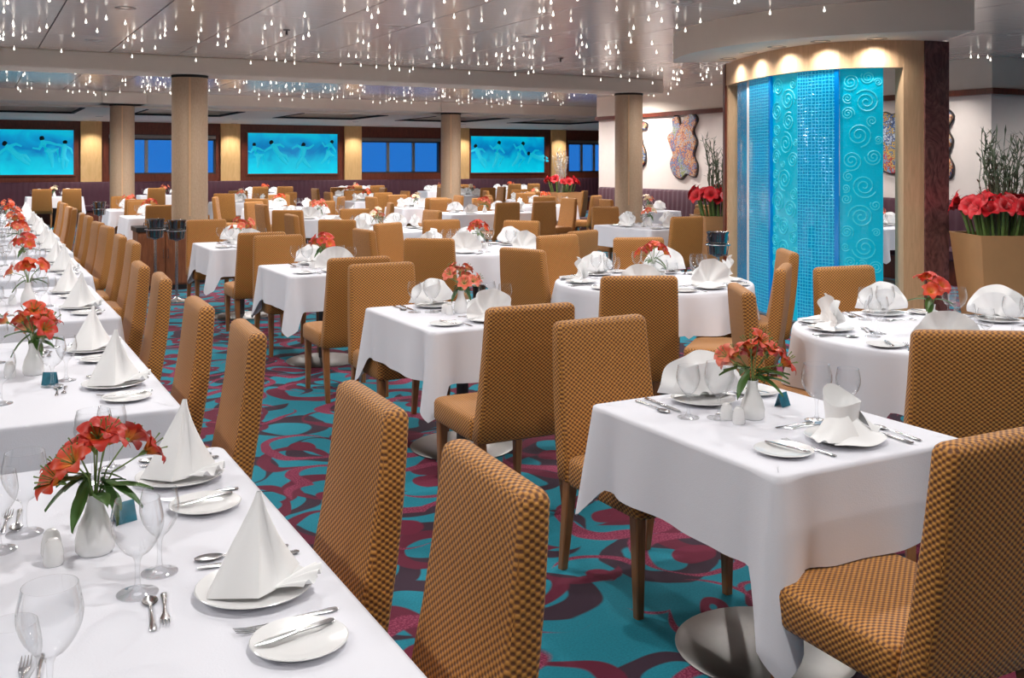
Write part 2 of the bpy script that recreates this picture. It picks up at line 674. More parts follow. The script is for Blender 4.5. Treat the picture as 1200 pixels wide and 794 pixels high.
for k, (a, b2) in enumerate(winx):
    x0, x1 = a + .12, b2 - .12
    wn = structure('window_%d' % (k + 1), MB().box(x0, x1, WALL_Y + .02, WALL_Y + .12, 2.26, 2.42).box(x0, x1, WALL_Y + .02, WALL_Y + .12, 1.30, 1.34)
                   .box(x0, x0 + .06, WALL_Y + .02, WALL_Y + .12, 1.34, 2.26).box(x1 - .06, x1, WALL_Y + .02, WALL_Y + .12, 1.34, 2.26), 'dark_steel')
    obj('window_blind_box', MB().bevbox(x0, x1, WALL_Y - .03, WALL_Y + .02, 2.30, 2.40, .01).mesh('blind_box', 'brushed_steel', False), wn)
    np_ = 3 if x1 - x0 < 3.2 else 4
    for q in range(np_):
        u0 = x0 + .06 + (x1 - x0 - .12) * q / np_
        u1 = x0 + .06 + (x1 - x0 - .12) * (q + 1) / np_
        obj('pane', MB().box(u0, u1, WALL_Y + .06, WALL_Y + .07, 1.34, 2.26).mesh('pane', 'pane', False), wn)
        if q:
            obj('mullion', MB().bevbox(u0 - .05, u0 + .05, WALL_Y + .02, WALL_Y + .12, 1.34, 2.26, .01).mesh('mullion', 'steel', False), wn)


# ------------------------------------------------------------------ columns
cm = MB().lathe([(0.235, 0.0), (0.235, BEAM - .035)], 40)
cb = MB().lathe([(0.242, BEAM - .035), (0.242, BEAM)], 40, caps=(True, True))
cs = MB().box(-.012, .012, -.243, -.232, .9, BEAM - .04)
cp = MB().lathe([(0.25, 0.0), (0.25, 0.10), (0.24, 0.105)], 40)
m_c, m_cb, m_cs, m_cp = cm.mesh('shaft', 'column_wood'), cb.mesh('collar', 'dark_void'), cs.mesh('seam', 'maple', False), cp.mesh('plinth', 'dark_steel')
for (x, y, lab) in ((2.62, 13.98, 'round wood-clad column beside the wine bucket stands'), (9.85, 13.98, 'round wood-clad column nearest the mosaic wall'),
                    (2.7, 21.45, 'thinner-looking far wood-clad column before the left window'), (10.0, 21.45, 'far wood-clad column right of the three-pane window')):
    e = tag(empty('column', (x, y, 0)), lab, 'column', 'round wood-clad columns')
    part('shaft', m_c, e)
    part('collar', m_cb, e)
    part('seam', m_cs, e, rot=(0, 0, math.atan2(x, y) * -1 + R(0)))
    part('plinth', m_cp, e)
for x in (2.7, 10.0):
    structure('ceiling_capital', MB().bevbox(x - .42, x + .42, 21.05, 21.9, BEAM, CEIL, .02), 'soffit_paint')

# ------------------------------------------------------------------ banquettes
def banquette(name, length, label):
    """runs along +X from 0, back against y=0, seat towards -y"""
    e = empty(name)
    n = int(length / .14)
    pts_f = []
    bk = MB()
    rows = []
    for i in range(n * 4 + 1):
        x = length * i / (n * 4)
        ph = (i % 4) / 4 * 2 * math.pi
        d = .10 + .018 * (1 - abs(math.cos(ph / 2)) ** 2)
        rows.append([(x, 0, .45), (x, -d - .03, .45), (x, -d, .8), (x, -d + .01, 1.06), (x, -d + .04, 1.10), (x, 0, 1.10)])
    bk.loft(rows, True)
    part('backrest', bk.mesh('backrest', 'plum_velvet', True, 60), e)
    part('seat', MB().bevbox(0, length, -.62, -.02, .32, .47, .03).mesh('seat', 'plum_velvet'), e)
    part('plinth', MB().box(0, length, -.55, -.03, 0, .32).mesh('plinth', 'mahogany', False), e)
    tag(e, label, 'bench')
    return e


e = banquette('banquette', 25.0, 'long plum velvet banquette below the pictures and windows')
e.location = (-4, WALL_Y - .085, 0)
e = banquette('banquette', 9.2, 'plum velvet banquette below the mosaics on the side wall')
e.location = (RX - .02, 17.85, 0)
e.rotation_euler = (0, 0, R(-90))

# ------------------------------------------------------------------ lit pictures on the far wall
def figure_mesh(joints):
    """flat relief of a swimmer from tapered limbs given as 2-D polylines with radii"""
    mb = MB()
    for pts in joints:
        mb.tube([(p[0], -.012, p[1]) for p in pts], [p[2] for p in pts], 8, True, 1.0)
    mb.v = [(x, max(-.05, min(.0, y * .6)), z) for (x, y, z) in mb.v]
    return mb


POSES = [
    # arms flung wide, legs trailing
    dict(head=(0, .34), limbs=[[(0, .30, .05), (0.02, .18, .09), (0, .0, .075), (.01, -.1, .09)], [(0, .22, .05), (-.2, .3, .04), (-.36, .18, .025)], [(0, .22, .05), (.2, .26, .04), (.34, .38, .025)],
         [(.0, -.1, .075), (-.12, -.26, .055), (-.16, -.44, .03)], [(.02, -.1, .075), (.14, -.24, .055), (.30, -.36, .03)]]),
    # reclining, hips to the right
    dict(head=(-.32, .20), limbs=[[(-.28, .16, .05), (-.16, .08, .09), (0, -.04, .08), (.1, -.1, .095)], [(-.2, .12, .05), (-.34, -.02, .04), (-.44, -.16, .025)], [(-.18, .14, .05), (-.02, .24, .04), (.14, .2, .025)],
         [(.1, -.1, .08), (.28, -.06, .06), (.44, -.2, .03)], [(.1, -.12, .08), (.26, -.22, .06), (.44, -.3, .03)]]),
    # bent knee
    dict(head=(.05, .36), limbs=[[(.03, .32, .05), (-.02, .2, .09), (-.04, .04, .075), (0, -.08, .09)], [(0, .26, .05), (-.18, .16, .04), (-.3, .28, .025)], [(.02, .26, .05), (.16, .14, .04), (.26, .02, .025)],
         [(0, -.08, .08), (.2, -.12, .06), (.08, -.34, .035), (.04, -.44, .025)], [(-.02, -.1, .08), (-.1, -.3, .06), (-.2, -.46, .03)]]),
]
fig_mesh = [figure_mesh(p['limbs']).mesh('swimmer', 'figure_cyan') for p in POSES]
head_mesh = MB().lathe([(.001, -.09), (.05, -.075), (.072, 0), (.05, .075), (.001, .09)], 12).mesh('head', 'figure_cyan')
hair_mesh = MB().lathe([(.001, -.1), (.055, -.08), (.085, 0), (.06, .085), (.001, .1)], 12).mesh('hair', 'hair')
PY = WALL_Y - .001


def picture(px0, px1, figs, label):
    x0, x1 = on_y(px0, WALL_Y), on_y(px1, WALL_Y)
    z0, z1 = 1.30, 2.50
    cx, cz = (x0 + x1) / 2, (z0 + z1) / 2
    e = tag(empty('lit_picture', (cx, PY, z0)), label, 'picture', 'lit blue pictures on the far wall')
    w2, h = (x1 - x0) / 2, z1 - z0
    fr = MB()
    t = .05
    fr.bevbox(-w2 - t, w2 + t, -.07, 0, -t, 0, .008).bevbox(-w2 - t, w2 + t, -.07, 0, h, h + t, .008)
    fr.bevbox(-w2 - t, -w2, -.07, 0, 0, h, .008).bevbox(w2, w2 + t, -.07, 0, 0, h, .008)
    part('frame', fr.mesh('frame', 'mahogany', False), e)
    pan = part('picture_panel', MB().box(-w2, w2, -.03, -.005, 0, h).mesh('picture_panel', 'picture', False, uv=lambda c: ((c.x + w2) / h, c.z / h)), e)
    for (fx, fz, pose, rot, s) in figs:
        g = part('swimmer_relief', fig_mesh[pose], pan, ((fx - .5) * 2 * w2, -.03, fz * h), (0, R(rot), 0), (s, 1, s))
        hx, hz = POSES[pose]['head']
        part('hair_relief', hair_mesh, pan, ((fx - .5) * 2 * w2 + s * (hx * math.cos(R(rot)) + hz * math.sin(R(rot))), -.035, fz * h + s * (hz * math.cos(R(rot)) - hx * math.sin(R(rot)))), (0, R(rot + 25), 0), (s * .8, .25, s * .75))
    return e


picture(-22, 86, [(.36, .5, 1, 10, .9), (.72, .55, 2, -35, .95), (.9, .48, 1, 60, .8)], 'lit blue underwater swimmer picture at the left edge of the far wall')
picture(290, 395, [(.1, .48, 2, -25, .8), (.33, .55, 1, 20, .9), (.6, .45, 0, 5, .95), (.9, .55, 2, 10, .85)], 'lit blue picture of four swimmers between the two columns')
picture(551, 637, [(.12, .48, 1, 30, .9), (.36, .52, 2, 0, 1.0), (.66, .52, 2, 12, 1.0), (.9, .45, 1, -15, .9)], 'lit blue swimmer picture right of the three-pane window')

# ------------------------------------------------------------------ mosaics on the side wall
def smooth_outline(pts, n=6):
    out = []
    k = len(pts)
    for i in range(k):
        p0, p1, p2, p3 = [Vector(pts[(i + q) % k]) for q in (-1, 0, 1, 2)]
        for j in range(n):
            t = j / n
            out.append(0.5 * ((2 * p1) + (-p0 + p2) * t + (2 * p0 - 5 * p1 + 4 * p2 - p3) * t * t + (-p0 + 3 * p1 - 3 * p2 + p3) * t ** 3))
    return out


OUT_A = [(-.30, -.62), (.05, -.72), (.34, -.58), (.36, -.25), (.20, .05), (.14, .36), (.20, .50), (.40, .52), (.44, .64), (.25, .72), (.0, .66), (-.22, .72), (-.40, .55), (-.34, .2), (-.28, -.1), (-.42, -.4)]
OUT_B = [(-.40, -.66), (-.1, -.78), (.12, -.66), (.42, -.72), (.50, -.45), (.38, -.2), (.48, .1), (.36, .36), (.50, .62), (.30, .80), (.06, .70), (-.10, .52), (-.22, .72), (-.42, .70), (-.40, .40), (-.62, .26), (-.50, .0), (-.40, -.2), (-.52, -.42)]


def mosaic_piece(y, z, outline, mat, s, label):
    e = tag(empty('mosaic_relief', (RX - .002, y, z)), label, 'wall art', 'mosaic shapes on the side wall')
    o2 = smooth_outline(outline)
    def ring(dx, k):
        return [(dx, -p[0] * s * k, p[1] * s * k) for p in o2]
    part('mosaic_panel', MB().loft([ring(0, 1.0), ring(-.05, 1.0), ring(-.062, .97)]).mesh('mosaic_panel', mat, False), e)
    part('backing_rim', MB().loft([ring(-.0, 1.04), ring(-.03, 1.04)]).mesh('backing_rim', 'dark_steel', False), e)
    return e


def on_x(px, x):
    a = (px - 600) / F_PX
    d = x / (a * CT + ST)
    return d * (CT - a * ST)


mosaic_piece(on_x(750, RX), 1.98, OUT_A, 'mosaic_a', .62, 'blue and yellow mosaic wall piece half hidden by the column')
mosaic_piece(on_x(803, RX), 1.92, OUT_B, 'mosaic_b', .78, 'large mosaic wall piece with orange middle left of the water wall')
mosaic_piece(on_x(1047, RX), 1.90, OUT_A, 'mosaic_a', .62, 'mosaic wall piece seen through the gap beside the blue glass')
mosaic_piece(on_x(1096, RX), 1.85, OUT_B, 'mosaic_b', .62, 'mosaic wall piece peeping out right of the dark burl post')

# ------------------------------------------------------------------ water wall
WC, WR = (8.82, 7.58), 1.65


def _path():
    pts = [Vector(pixd(px, d)) for px, d in ((853, 11.55), (862, 11.25), (876, 10.82), (905, 10.2), (935, 9.78), (965, 9.52), (1000, 9.36), (1040, 9.30), (1078, 9.34), (1106, 9.44))]
    out = []
    for i in range(len(pts) - 1):
        p0, p1, p2, p3 = pts[max(i - 1, 0)], pts[i], pts[i + 1], pts[min(i + 2, len(pts) - 1)]
        for j in range(20):
            t = j / 20
            out.append(0.5 * ((2 * p1) + (-p0 + p2) * t + (2 * p0 - 5 * p1 + 4 * p2 - p3) * t * t + (-p0 + 3 * p1 - 3 * p2 + p3) * t ** 3))
    out.append(pts[-1])
    ss = [0.0]
    for i in range(1, len(out)):
        ss.append(ss[-1] + (out[i] - out[i - 1]).length)
    return out, ss


PATH, PS = _path()
PXS = [600 + F_PX * (p.x * CT - p.y * ST) / (p.x * ST + p.y * CT) for p in PATH]


def arc(a, r, z):
    """point of the curved wall: a metres along its plan curve, r - WR metres in front of it"""
    i = 1
    while i < len(PS) - 1 and PS[i] < a:
        i += 1
    t = (a - PS[i - 1]) / (PS[i] - PS[i - 1])
    p = PATH[i - 1].lerp(PATH[i], t) if 0 <= t <= 1 else PATH[i - 1] + (PATH[i] - PATH[i - 1]) * t
    d = (PATH[min(i + 1, len(PATH) - 1)] - PATH[max(i - 2, 0)]).normalized()
    o = r - WR
    return (p.x + d.y * o, p.y - d.x * o, z)


def arc_px(px):
    i = 1
    while i < len(PXS) - 1 and PXS[i] < px:
        i += 1
    return PS[i - 1] + (PS[i] - PS[i - 1]) * (px - PXS[i - 1]) / (PXS[i] - PXS[i - 1])


def circ(a, r, z):
    t = R(180 - a)
    return (WC[0] + r * math.cos(t), WC[1] + r * math.sin(t), z)


def arc_slab(a0, a1, r0, r1, z0, z1, n=10):
    mb = MB()
    rings = []
    for i in range(n + 1):
        a = a0 + (a1 - a0) * i / n
        rings.append([arc(a, r0, z0), arc(a, r1, z0), arc(a, r1, z1), arc(a, r0, z1)])
    return mb.loft(rings)


GT = 2.49
ww = tag(empty('water_wall', (WC[0], WC[1], 0)), 'tall curved blue glass water wall in a maple frame', 'water feature')


def wpart(name, mb, mat, parent=ww, smooth=False, uv=None):
    off = Vector((WC[0], WC[1], 0))
    mb.v = [tuple(Vector(v) - off) for v in mb.v]
    return part(name, mb.mesh(name, mat, smooth, uv=uv), parent)


def uv_arc(c):
    q = Vector((c.x + WC[0], c.y + WC[1]))
    i = min(range(len(PATH)), key=lambda k: (PATH[k] - q).length)
    return (PS[i], c.z)


aL, aR = arc_px(855), arc_px(1078)
panels = [(864, 876, 'water_dark', 0, 'd'), (880, 904, 'water_grid', .02, 'g'), (905, 936, 'water_swirl', 0, 's'), (937, 980, 'water_grid', .03, 'g'), (984, 1035, 'water_swirl', 0, 's')]
srnd = random.Random(5)


def spiral(mb, sc, zc, rad, r_off):
    pts = []
    turns = 2.3 if rad > .06 else 1.8
    n = int(16 * turns)
    ph = srnd.random() * 6.28
    sg = srnd.choice((-1, 1))
    for i in range(n + 1):
        t = i / n
        rr = rad * (.12 + .88 * t)
        an = ph + sg * turns * 2 * math.pi * t
        a = sc + rr * math.cos(an)
        pts.append(arc(a, WR + r_off + .003, zc + rr * math.sin(an)))
    mb.tube(pts, [.0055] * (n + 1), 5)
    return mb


for (p0, p1, mt, ro, typ) in panels:
    a0, a1 = arc_px(p0), arc_px(p1)
    g = wpart('glass_panel', arc_slab(a0, a1, WR + ro - .02, WR + ro, .06, GT, 6), mt, uv=uv_arc)
    g['label'] = {'d': 'narrow dark textured glass strip', 'g': 'blue glass panel with square grid', 's': 'blue glass panel with raised spirals'}[typ]
    if typ == 'g':
        wpart('glass_edge', arc_slab(a1 - .005, a1 + .03, WR + ro - .03, WR + ro + .01, .06, GT, 2), 'water_edge', g)
    if typ == 's':
        s0, s1 = a0, a1
        placed = []
        for tr in range(2400):
            rad = (.115, .095, .08, .062, .05, .04)[tr // 400]
            if s1 - s0 < 2 * rad + .02:
                continue
            sc = srnd.uniform(s0 + rad, s1 - rad)
            zc = srnd.uniform(.1 + rad, GT - rad - .02)
            if tr < 400 and len(placed) > 5:
                continue
            if all((sc - q[0]) ** 2 + (zc - q[1]) ** 2 > (rad + q[2]) ** 2 for q in placed):
                placed.append((sc, zc, rad))
        for q in placed:
            wpart('spiral_relief', spiral(MB(), q[0], q[1], q[2], ro), 'ridge_highlight', g, True)
wpart('glass_trim', arc_slab(arc_px(876.5), arc_px(879), WR - .02, WR + .012, .06, GT, 2), 'porcelain')
wpart('fascia', arc_slab(aL, aR, WR - .10, WR + .06, GT, 2.74, 24), 'maple')
wpart('end_post', arc_slab(aL - .03, aL + .06, WR - .12, WR + .07, 0, 2.735, 2), 'mahogany')
wpart('frame_stile', arc_slab(aL + .06, aL + .12, WR - .10, WR + .05, 0, GT, 2), 'maple')
wpart('frame_post', arc_slab(arc_px(1055), aR, WR - .10, WR + .061, 0, 2.738, 5), 'maple')
wpart('burl_post', arc_slab(aR, arc_px(1104.5), WR - .16, WR + .08, 0, 2.74, 5), 'burl')
wpart('plinth', arc_slab(aL, aR, WR - .12, WR + .08, 0, .06, 16), 'brushed_steel')
# canopy above it: ring sector hung from the ceiling
def sector(R0, z0, z1, a0, a1, n=30):
    mb = MB()
    ring = lambda z: [(WC[0], WC[1], z)] + [circ(a0 + (a1 - a0) * i / n, R0, z) for i in range(n + 1)]
    return mb.loft([ring(z0), ring(z1)])


structure('ceiling_canopy', sector(2.35, 2.74, CEIL, 39, -57), 'soffit_paint', True)


# ------------------------------------------------------------------ downlights with their lamps
ring_m = MB().lathe([(.055, .0), (.09, -.004), (.095, .004), (.095, .012)], 24).mesh('trim_ring', 'brushed_steel')
lens_m = MB().lathe([(.056, .002), (.03, .004), (.001, .004)], 24).mesh('lens', 'lens_glow')


def downlight(x, y, z, label, power=None, cone=164, blend=.6, radius=.07, group='recessed ceiling downlights', col=(1, .965, .93), s=1.0):
    e = tag(empty('recessed_downlight', (x, y, z)), label, 'ceiling light', group)
    part('trim_ring', ring_m, e, scale=(s, s, s))
    part('lens', lens_m, e, scale=(s, s, s))
    if power:
        ld = bpy.data.lights.new('downlight_lamp', 'SPOT')
        ld.energy = power
        ld.color = col
        ld.spot_size = R(cone)
        ld.spot_blend = blend
        ld.shadow_soft_size = radius
        lo = bpy.data.objects.new('lamp', ld)
        C.objects.link(lo)
        lo.parent = e
        lo.location = (0, 0, -.02)
    return e


gl_lab = 'small recessed downlight in the metal ceiling among the hanging drops'
for i, x in enumerate((-1.6, 1.25, 3.9, 6.0, 10.1)):
    for j, y in enumerate((-1.2, 1.6, 4.3, 7.0, 9.7, 12.4)):
        if math.hypot(x - WC[0], y - WC[1]) < 2.5 and x < WC[0]:
            continue
        if x == 6.0 and y == 7.0:
            x = 5.5
        downlight(x, y, CEIL, gl_lab, LAMP_POWER * {0: .75, 1: .95}.get(j, 1.08))
for x in (1.0, 4.4, 7.6, 11.0):
    for y in (16.2, 19.2):
        downlight(x, y, CEIL, gl_lab.replace('metal ceiling', 'ceiling behind the cross beam'), LAMP_POWER * 2.9)
for x in (-.4, 2.8, 6.1, 9.4, 12.7, 16.2):
    downlight(x, 26.4, LOWC, 'small recessed downlight in the low ceiling before the far wall', LAMP_POWER * 3.4)
for a, b2 in ((94, 119), (258, 281), (403, 423), (532, 549), (645, 662)):
    downlight(on_y((a + b2) / 2, WALL_Y), 29.0, LOWC, 'small recessed downlight just above a tan pilaster', 95, 110, .8, .04)
for a, od in ((874, 'leftmost'), (898, 'second'), (930, 'middle'), (972, 'fourth'), (1023, 'rightmost')):
    p = arc(arc_px(a), WR + .2, 2.74)
    downlight(p[0], p[1], 2.74, od + ' of five chrome downlights under the curved canopy', 22, 150, .8, .03, 'canopy downlights')
for y, pw, od in ((on_x(742, RX), 30, 'farthest'), (on_x(803, RX), 30, 'second farthest'), (on_x(852, RX), 30, 'middle'), (10.7, 75, 'second nearest'), (9.1, 75, 'nearest')):  # the two nearest are added to brighten the near stretch of wall
    downlight(RX - .6, y, CEIL, od + ' of five small spotlights washing the mosaic wall', pw, 110, .8, .05, 'wall wash spotlights')
for (x, y) in ((13.4, 6.4), (13.4, 3.0), (16.5, 5.0)):  # lamps added to brighten the dark room beyond the water wall
    downlight(x, y, CEIL, 'added downlight brightening the room right of the water wall', LAMP_POWER * 1.8)
for (px, py) in ((336, 35), (657, 68)):
    d = F_PX * (EYE - CEIL) / (py - HOR)
    x, y = pixd(px, d)
    e = tag(empty('ceiling_sprinkler', (x, y, CEIL)), 'small dark sprinkler head on the ceiling, %s of the two' % ('left' if px < 500 else 'right'), 'sprinkler')
    part('escutcheon', MB().lathe([(.04, 0), (.035, -.01), (.012, -.012)], 12).mesh('escutcheon', 'dark_steel'), e)
    part('nozzle', MB().lathe([(.012, -.012), (.012, -.05), (.03, -.055), (.001, -.06)], 12).mesh('nozzle', 'dark_steel'), e)

# ------------------------------------------------------------------ hanging drop lights
drop_mb = MB().lathe([(.001, -.003), (.009, .0), (.0115, .008), (.0100, .017), (.0042, .034), (.001, .05)], 8)
wire_mb = MB().lathe([(.0012, 0), (.0012, 1.0)], 4)
drop_m = drop_mb.mesh('drop', 'drop_glow')
wire_m = wire_mb.mesh('wire', 'steel')
spots = []
dr = random.Random(11)
for k in range(330):
    y = dr.uniform(6.2, 13.5)
    x = dr.uniform(-.6, 11.4)
    if (x - WC[0]) ** 2 + (y - WC[1]) ** 2 < 2.45 ** 2 and x < WC[0] + 1.5:
        continue
    spots.append((x, y, CEIL - dr.uniform(.05, .12)))
for k in range(270):
    spots.append((dr.uniform(0, 11.8), dr.uniform(14.6, 20.8), CEIL - dr.uniform(.05, .12)))
def seen(s):
    d = s[0] * ST + s[1] * CT
    px = 600 + F_PX * (s[0] * CT - s[1] * ST) / d
    py = HOR + F_PX * (EYE - s[2]) / d
    return -20 < px < 1220 and py > -8
spots = [s for s in spots if seen(s)]
spots.sort(key=lambda s: s[0] * ST + s[1] * CT)
for s in spots[:300]:
    o = tag(obj('drop_light', drop_m, None, s), 'tiny glowing glass drop hanging on a thin wire from the metal ceiling', 'hanging light', 'hanging drop lights')
    obj('wire', wire_m, o, (0, 0, .048), (0, 0, 0), (1, 1, CEIL - s[2] - .047))
rest, restw = MB(), MB()
for s in spots[300:]:
    rest.add(drop_mb, Matrix.Translation(s))
    restw.add(wire_mb, Matrix.Translation((s[0], s[1], s[2] + .048)) @ Matrix.Diagonal((1, 1, CEIL - s[2] - .047, 1)))
ddl = tag(obj('distant_drop_lights', rest.mesh('distant_drop_lights', 'drop_glow')), 'swarm of distant tiny glowing drops below the far ceiling', 'hanging light', None, 'stuff')
tag(obj('wires', restw.mesh('wires', 'steel'), ddl), kind='stuff')

# ------------------------------------------------------------------ chair
CH = 0.97


def chair_meshes():
    back = MB()
    rings = []
    prof = [(.36, .012), (.37, 0), (.45, 0), (.6, 0), (.75, 0), (.88, 0), (.945, 0), (.958, .004), (.966, .012), (.97, .022)]
    for z, ins in prof:
        t = (z - .36) / .61
        y = -.225 - .085 * t - .012 * math.sin(math.pi * t)
        wdt = .478 - .045 * t
        th = .088 - .018 * t
        rings.append(rrect(0, y, wdt - 2 * ins, th - 2 * ins, .022 - ins * .3, 4, z))
    back.loft(rings)
    seat = MB()
    rings = []
    for z, ins in ((.352, .02), (.358, .006), (.37, 0), (.44, 0), (.455, .004), (.464, .014), (.470, .035), (.474, .09)):
        rings.append(rrect(0, .035, .478 - 2 * ins, .475 - 2 * ins, .04, 4, z))
    seat.loft(rings)

    def leg(x, y0, y1):
        mb = MB()
        return mb.loft([rrect(x, y1, .030, .030, .004, 1, 0), rrect(x, y0, .046, .046, .005, 1, .36)])
    return (back.mesh('backrest', 'fabric', True, 60, 'box'), seat.mesh('seat', 'fabric', True, 60, 'box'),
            [leg(x, y0, y1).mesh('leg', 'leg_wood', True, 30) for (x, y0, y1) in ((-.205, .22, .225), (.205, .22, .225), (-.205, -.215, -.27), (.205, -.215, -.27))])


cb_m, cs_m, cl_m = chair_meshes()


def chair(top, F, label, group):
    """top: room position of the middle of the top edge of the backrest; F: facing"""
    fl = math.hypot(*F)
    F = (F[0] / fl, F[1] / fl)
    o = (top[0] + F[0] * .31, top[1] + F[1] * .31)
    e = tag(empty('dining_chair', (o[0], o[1], 0), math.atan2(-F[0], F[1])), label, 'chair', group)
    obj('backrest', cb_m, e)
    obj('seat', cs_m, e)
    for l in cl_m:
        obj('leg', l, e)
    return e


# ------------------------------------------------------------------ tableware prototypes
ZT = 0.752     # height of the cloth surface

plate_m = MB().lathe([(.001, .004), (.062, .004), (.074, .006), (.110, .014), (.114, .0165), (.112, .018), (.107, .017), (.073, .0095), (.06, .008), (.001, .008)], 48).mesh('dinner_plate', 'porcelain')
bread_m = MB().lathe([(.001, .003), (.05, .003), (.058, .005), (.083, .011), (.086, .013), (.084, .0145), (.056, .0085), (.045, .007), (.001, .007)], 40).mesh('bread_plate', 'porcelain')


def glass_mesh(h, rb, rim, foot, bowl):
    stem_top = h - bowl
    prof = [(.001, .006), (foot * .35, .0065), (foot * .8, .004), (foot, .0025), (foot, .001), (foot * .5, .0005)]
    prof = [(foot * .2, .0)] + [(foot, .001), (foot, .003), (foot * .55, .006), (.009, .012), (.0055, .022), (.0045, stem_top * .55), (.0055, stem_top * .85), (.010, stem_top)]
    for k in range(1, 11):
        t = k / 10
        r = rb * math.sin(min(1, .18 + t * 1.25) * math.pi / 2) if t < .66 else rb + (rim - rb) * ((t - .66) / .34) ** 1.3
        prof.append((max(r, .011), stem_top + bowl * t ** 1.15))
    prof.append((rim - .0012, h))
    return MB().lathe(prof, 28)


goblet_m = glass_mesh(.188, .050, .042, .040, .112).mesh('water_goblet', 'glass')
wine_m = glass_mesh(.175, .040, .034, .037, .096).mesh('wine_glass', 'glass')


def profile_loft(st, n=8, bend=None):
    mb = MB()
    rings = []
    for (y, wd, th, z) in st:
        rings.append([(wd * math.cos(2 * math.pi * k / n), y, z + th * math.sin(2 * math.pi * k / n)) for k in range(n)])
    return mb.loft(rings)


HANDLE = [(-.10, .004, .0015, .003), (-.097, .0075, .0022, .003), (-.085, .0085, .0025, .0035), (-.06, .006, .0022, .004), (-.02, .004, .002, .006), (.01, .0038, .002, .006)]
knife_m = profile_loft([(-.11, .004, .002, .004), (-.105, .009, .0035, .004), (-.06, .0085, .004, .004), (-.01, .0065, .0035, .004), (.0, .0085, .0012, .004), (.06, .010, .0009, .004), (.09, .008, .0008, .004), (.105, .002, .0006, .004)]).mesh('table_knife', 'steel')
bknife_m = profile_loft([(-.08, .004, .002, .003), (-.075, .0075, .003, .003), (-.04, .007, .003, .003), (-.008, .005, .003, .003), (.0, .0085, .001, .003), (.05, .0095, .0009, .003), (.075, .003, .0006, .003)]).mesh('butter_knife', 'steel')


def fork_mb():
    mb = profile_loft(HANDLE + [(.03, .007, .0015, .004), (.045, .0115, .0013, .0025), (.058, .0125, .0012, .0025)])
    for k in range(4):
        x = -.0099 + k * .0066
        b2 = profile_loft([(.054, .0022, .0012, .0025), (.075, .0019, .0011, .004), (.098, .0010, .0008, .009)], 6)
        b2.v = [(v[0] + x, v[1], v[2]) for v in b2.v]
        mb.add(b2, Matrix.Identity(4))
    return mb


fork_m = fork_mb().mesh('table_fork', 'steel')


def spoon_mb():
    mb = profile_loft(HANDLE + [(.035, .004, .002, .005), (.045, .006, .002, .004)])
    mb.grid(lambda u, v: ((v * 2 - 1) * .019 * math.sin(math.pi * (.06 + .9 * u)) ** .6, .042 + .058 * u, .004 - .004 * math.sin(math.pi * u) * (1 - (2 * v - 1) ** 2) + .002 * (2 * v - 1) ** 2), 10, 8)
    mb.grid(lambda u, v: ((1 - v * 2) * .0195 * math.sin(math.pi * (.06 + .9 * u)) ** .6, .042 + .058 * u, .0028 - .0042 * math.sin(math.pi * u) * (1 - (2 * v - 1) ** 2) + .002 * (2 * v - 1) ** 2), 10, 8)
    return mb


spoon_m = spoon_mb().mesh('table_spoon', 'steel')


def napkin_peak():
    """tall folded peak: creased cloth planes rising to a tip, with a gathered bow at the foot"""
    mb = MB()
    A = Vector((.012, -.014, .200))
    P = {'L': (-.030, .112, .004), 'M': (-.082, .012, .004), 'K': (-.052, -.045, .006), 'W': (.0, -.105, .028), 'S': (.072, -.070, .006), 'B': (.080, .045, .004), 'T': (.022, .095, .006)}
    P = {k: Vector(v) for k, v in P.items()}

    def tri(a, b2, bulge, p=1.22):
        pa, pb = P[a], P[b2]
        nrm = (pb - pa).cross(A - pa).normalized()

        def f(u, v):
            q = pa.lerp(pb, u)
            k = .06 + .94 * (1 - v) ** p
            xy = Vector((A.x + (q.x - A.x) * k, A.y + (q.y - A.y) * k, q.z + (A.z - q.z) * v))
            return xy + nrm * (bulge * math.sin(math.pi * u) * math.sin(math.pi * v ** .8))
        mb.grid(f, 8, 12)
    tri('L', 'M', .010)
    tri('M', 'K', -.012)
    tri('K', 'W', .014, 1.5)
    tri('W', 'S', -.010, 1.5)
    tri('S', 'B', .012)
    tri('B', 'T', -.008)
    tri('T', 'L', .006)

    def bow(u, v):            # pleats fanning from the foot towards the diner
        a = R(-150 + 95 * u)
        r = .012 + .105 * v
        return (-.055 + r * math.cos(a) * .6, -.02 + r * math.sin(a), .010 + .055 * v * (1 - .45 * v) * (1 - abs(2 * u - 1) * .6) + .010 * v * math.sin(u * math.pi * 8))
    mb.grid(bow, 40, 8)

    def bow2(u, v):
        a = R(-140 + 80 * u)
        r = .012 + .100 * v
        return (-.045 + r * math.cos(a) * .55, -.02 + r * math.sin(a), .005 + .010 * v + .004 * v * math.sin(u * math.pi * 6 + 1))
    mb.grid(bow2, 30, 6)
    return mb


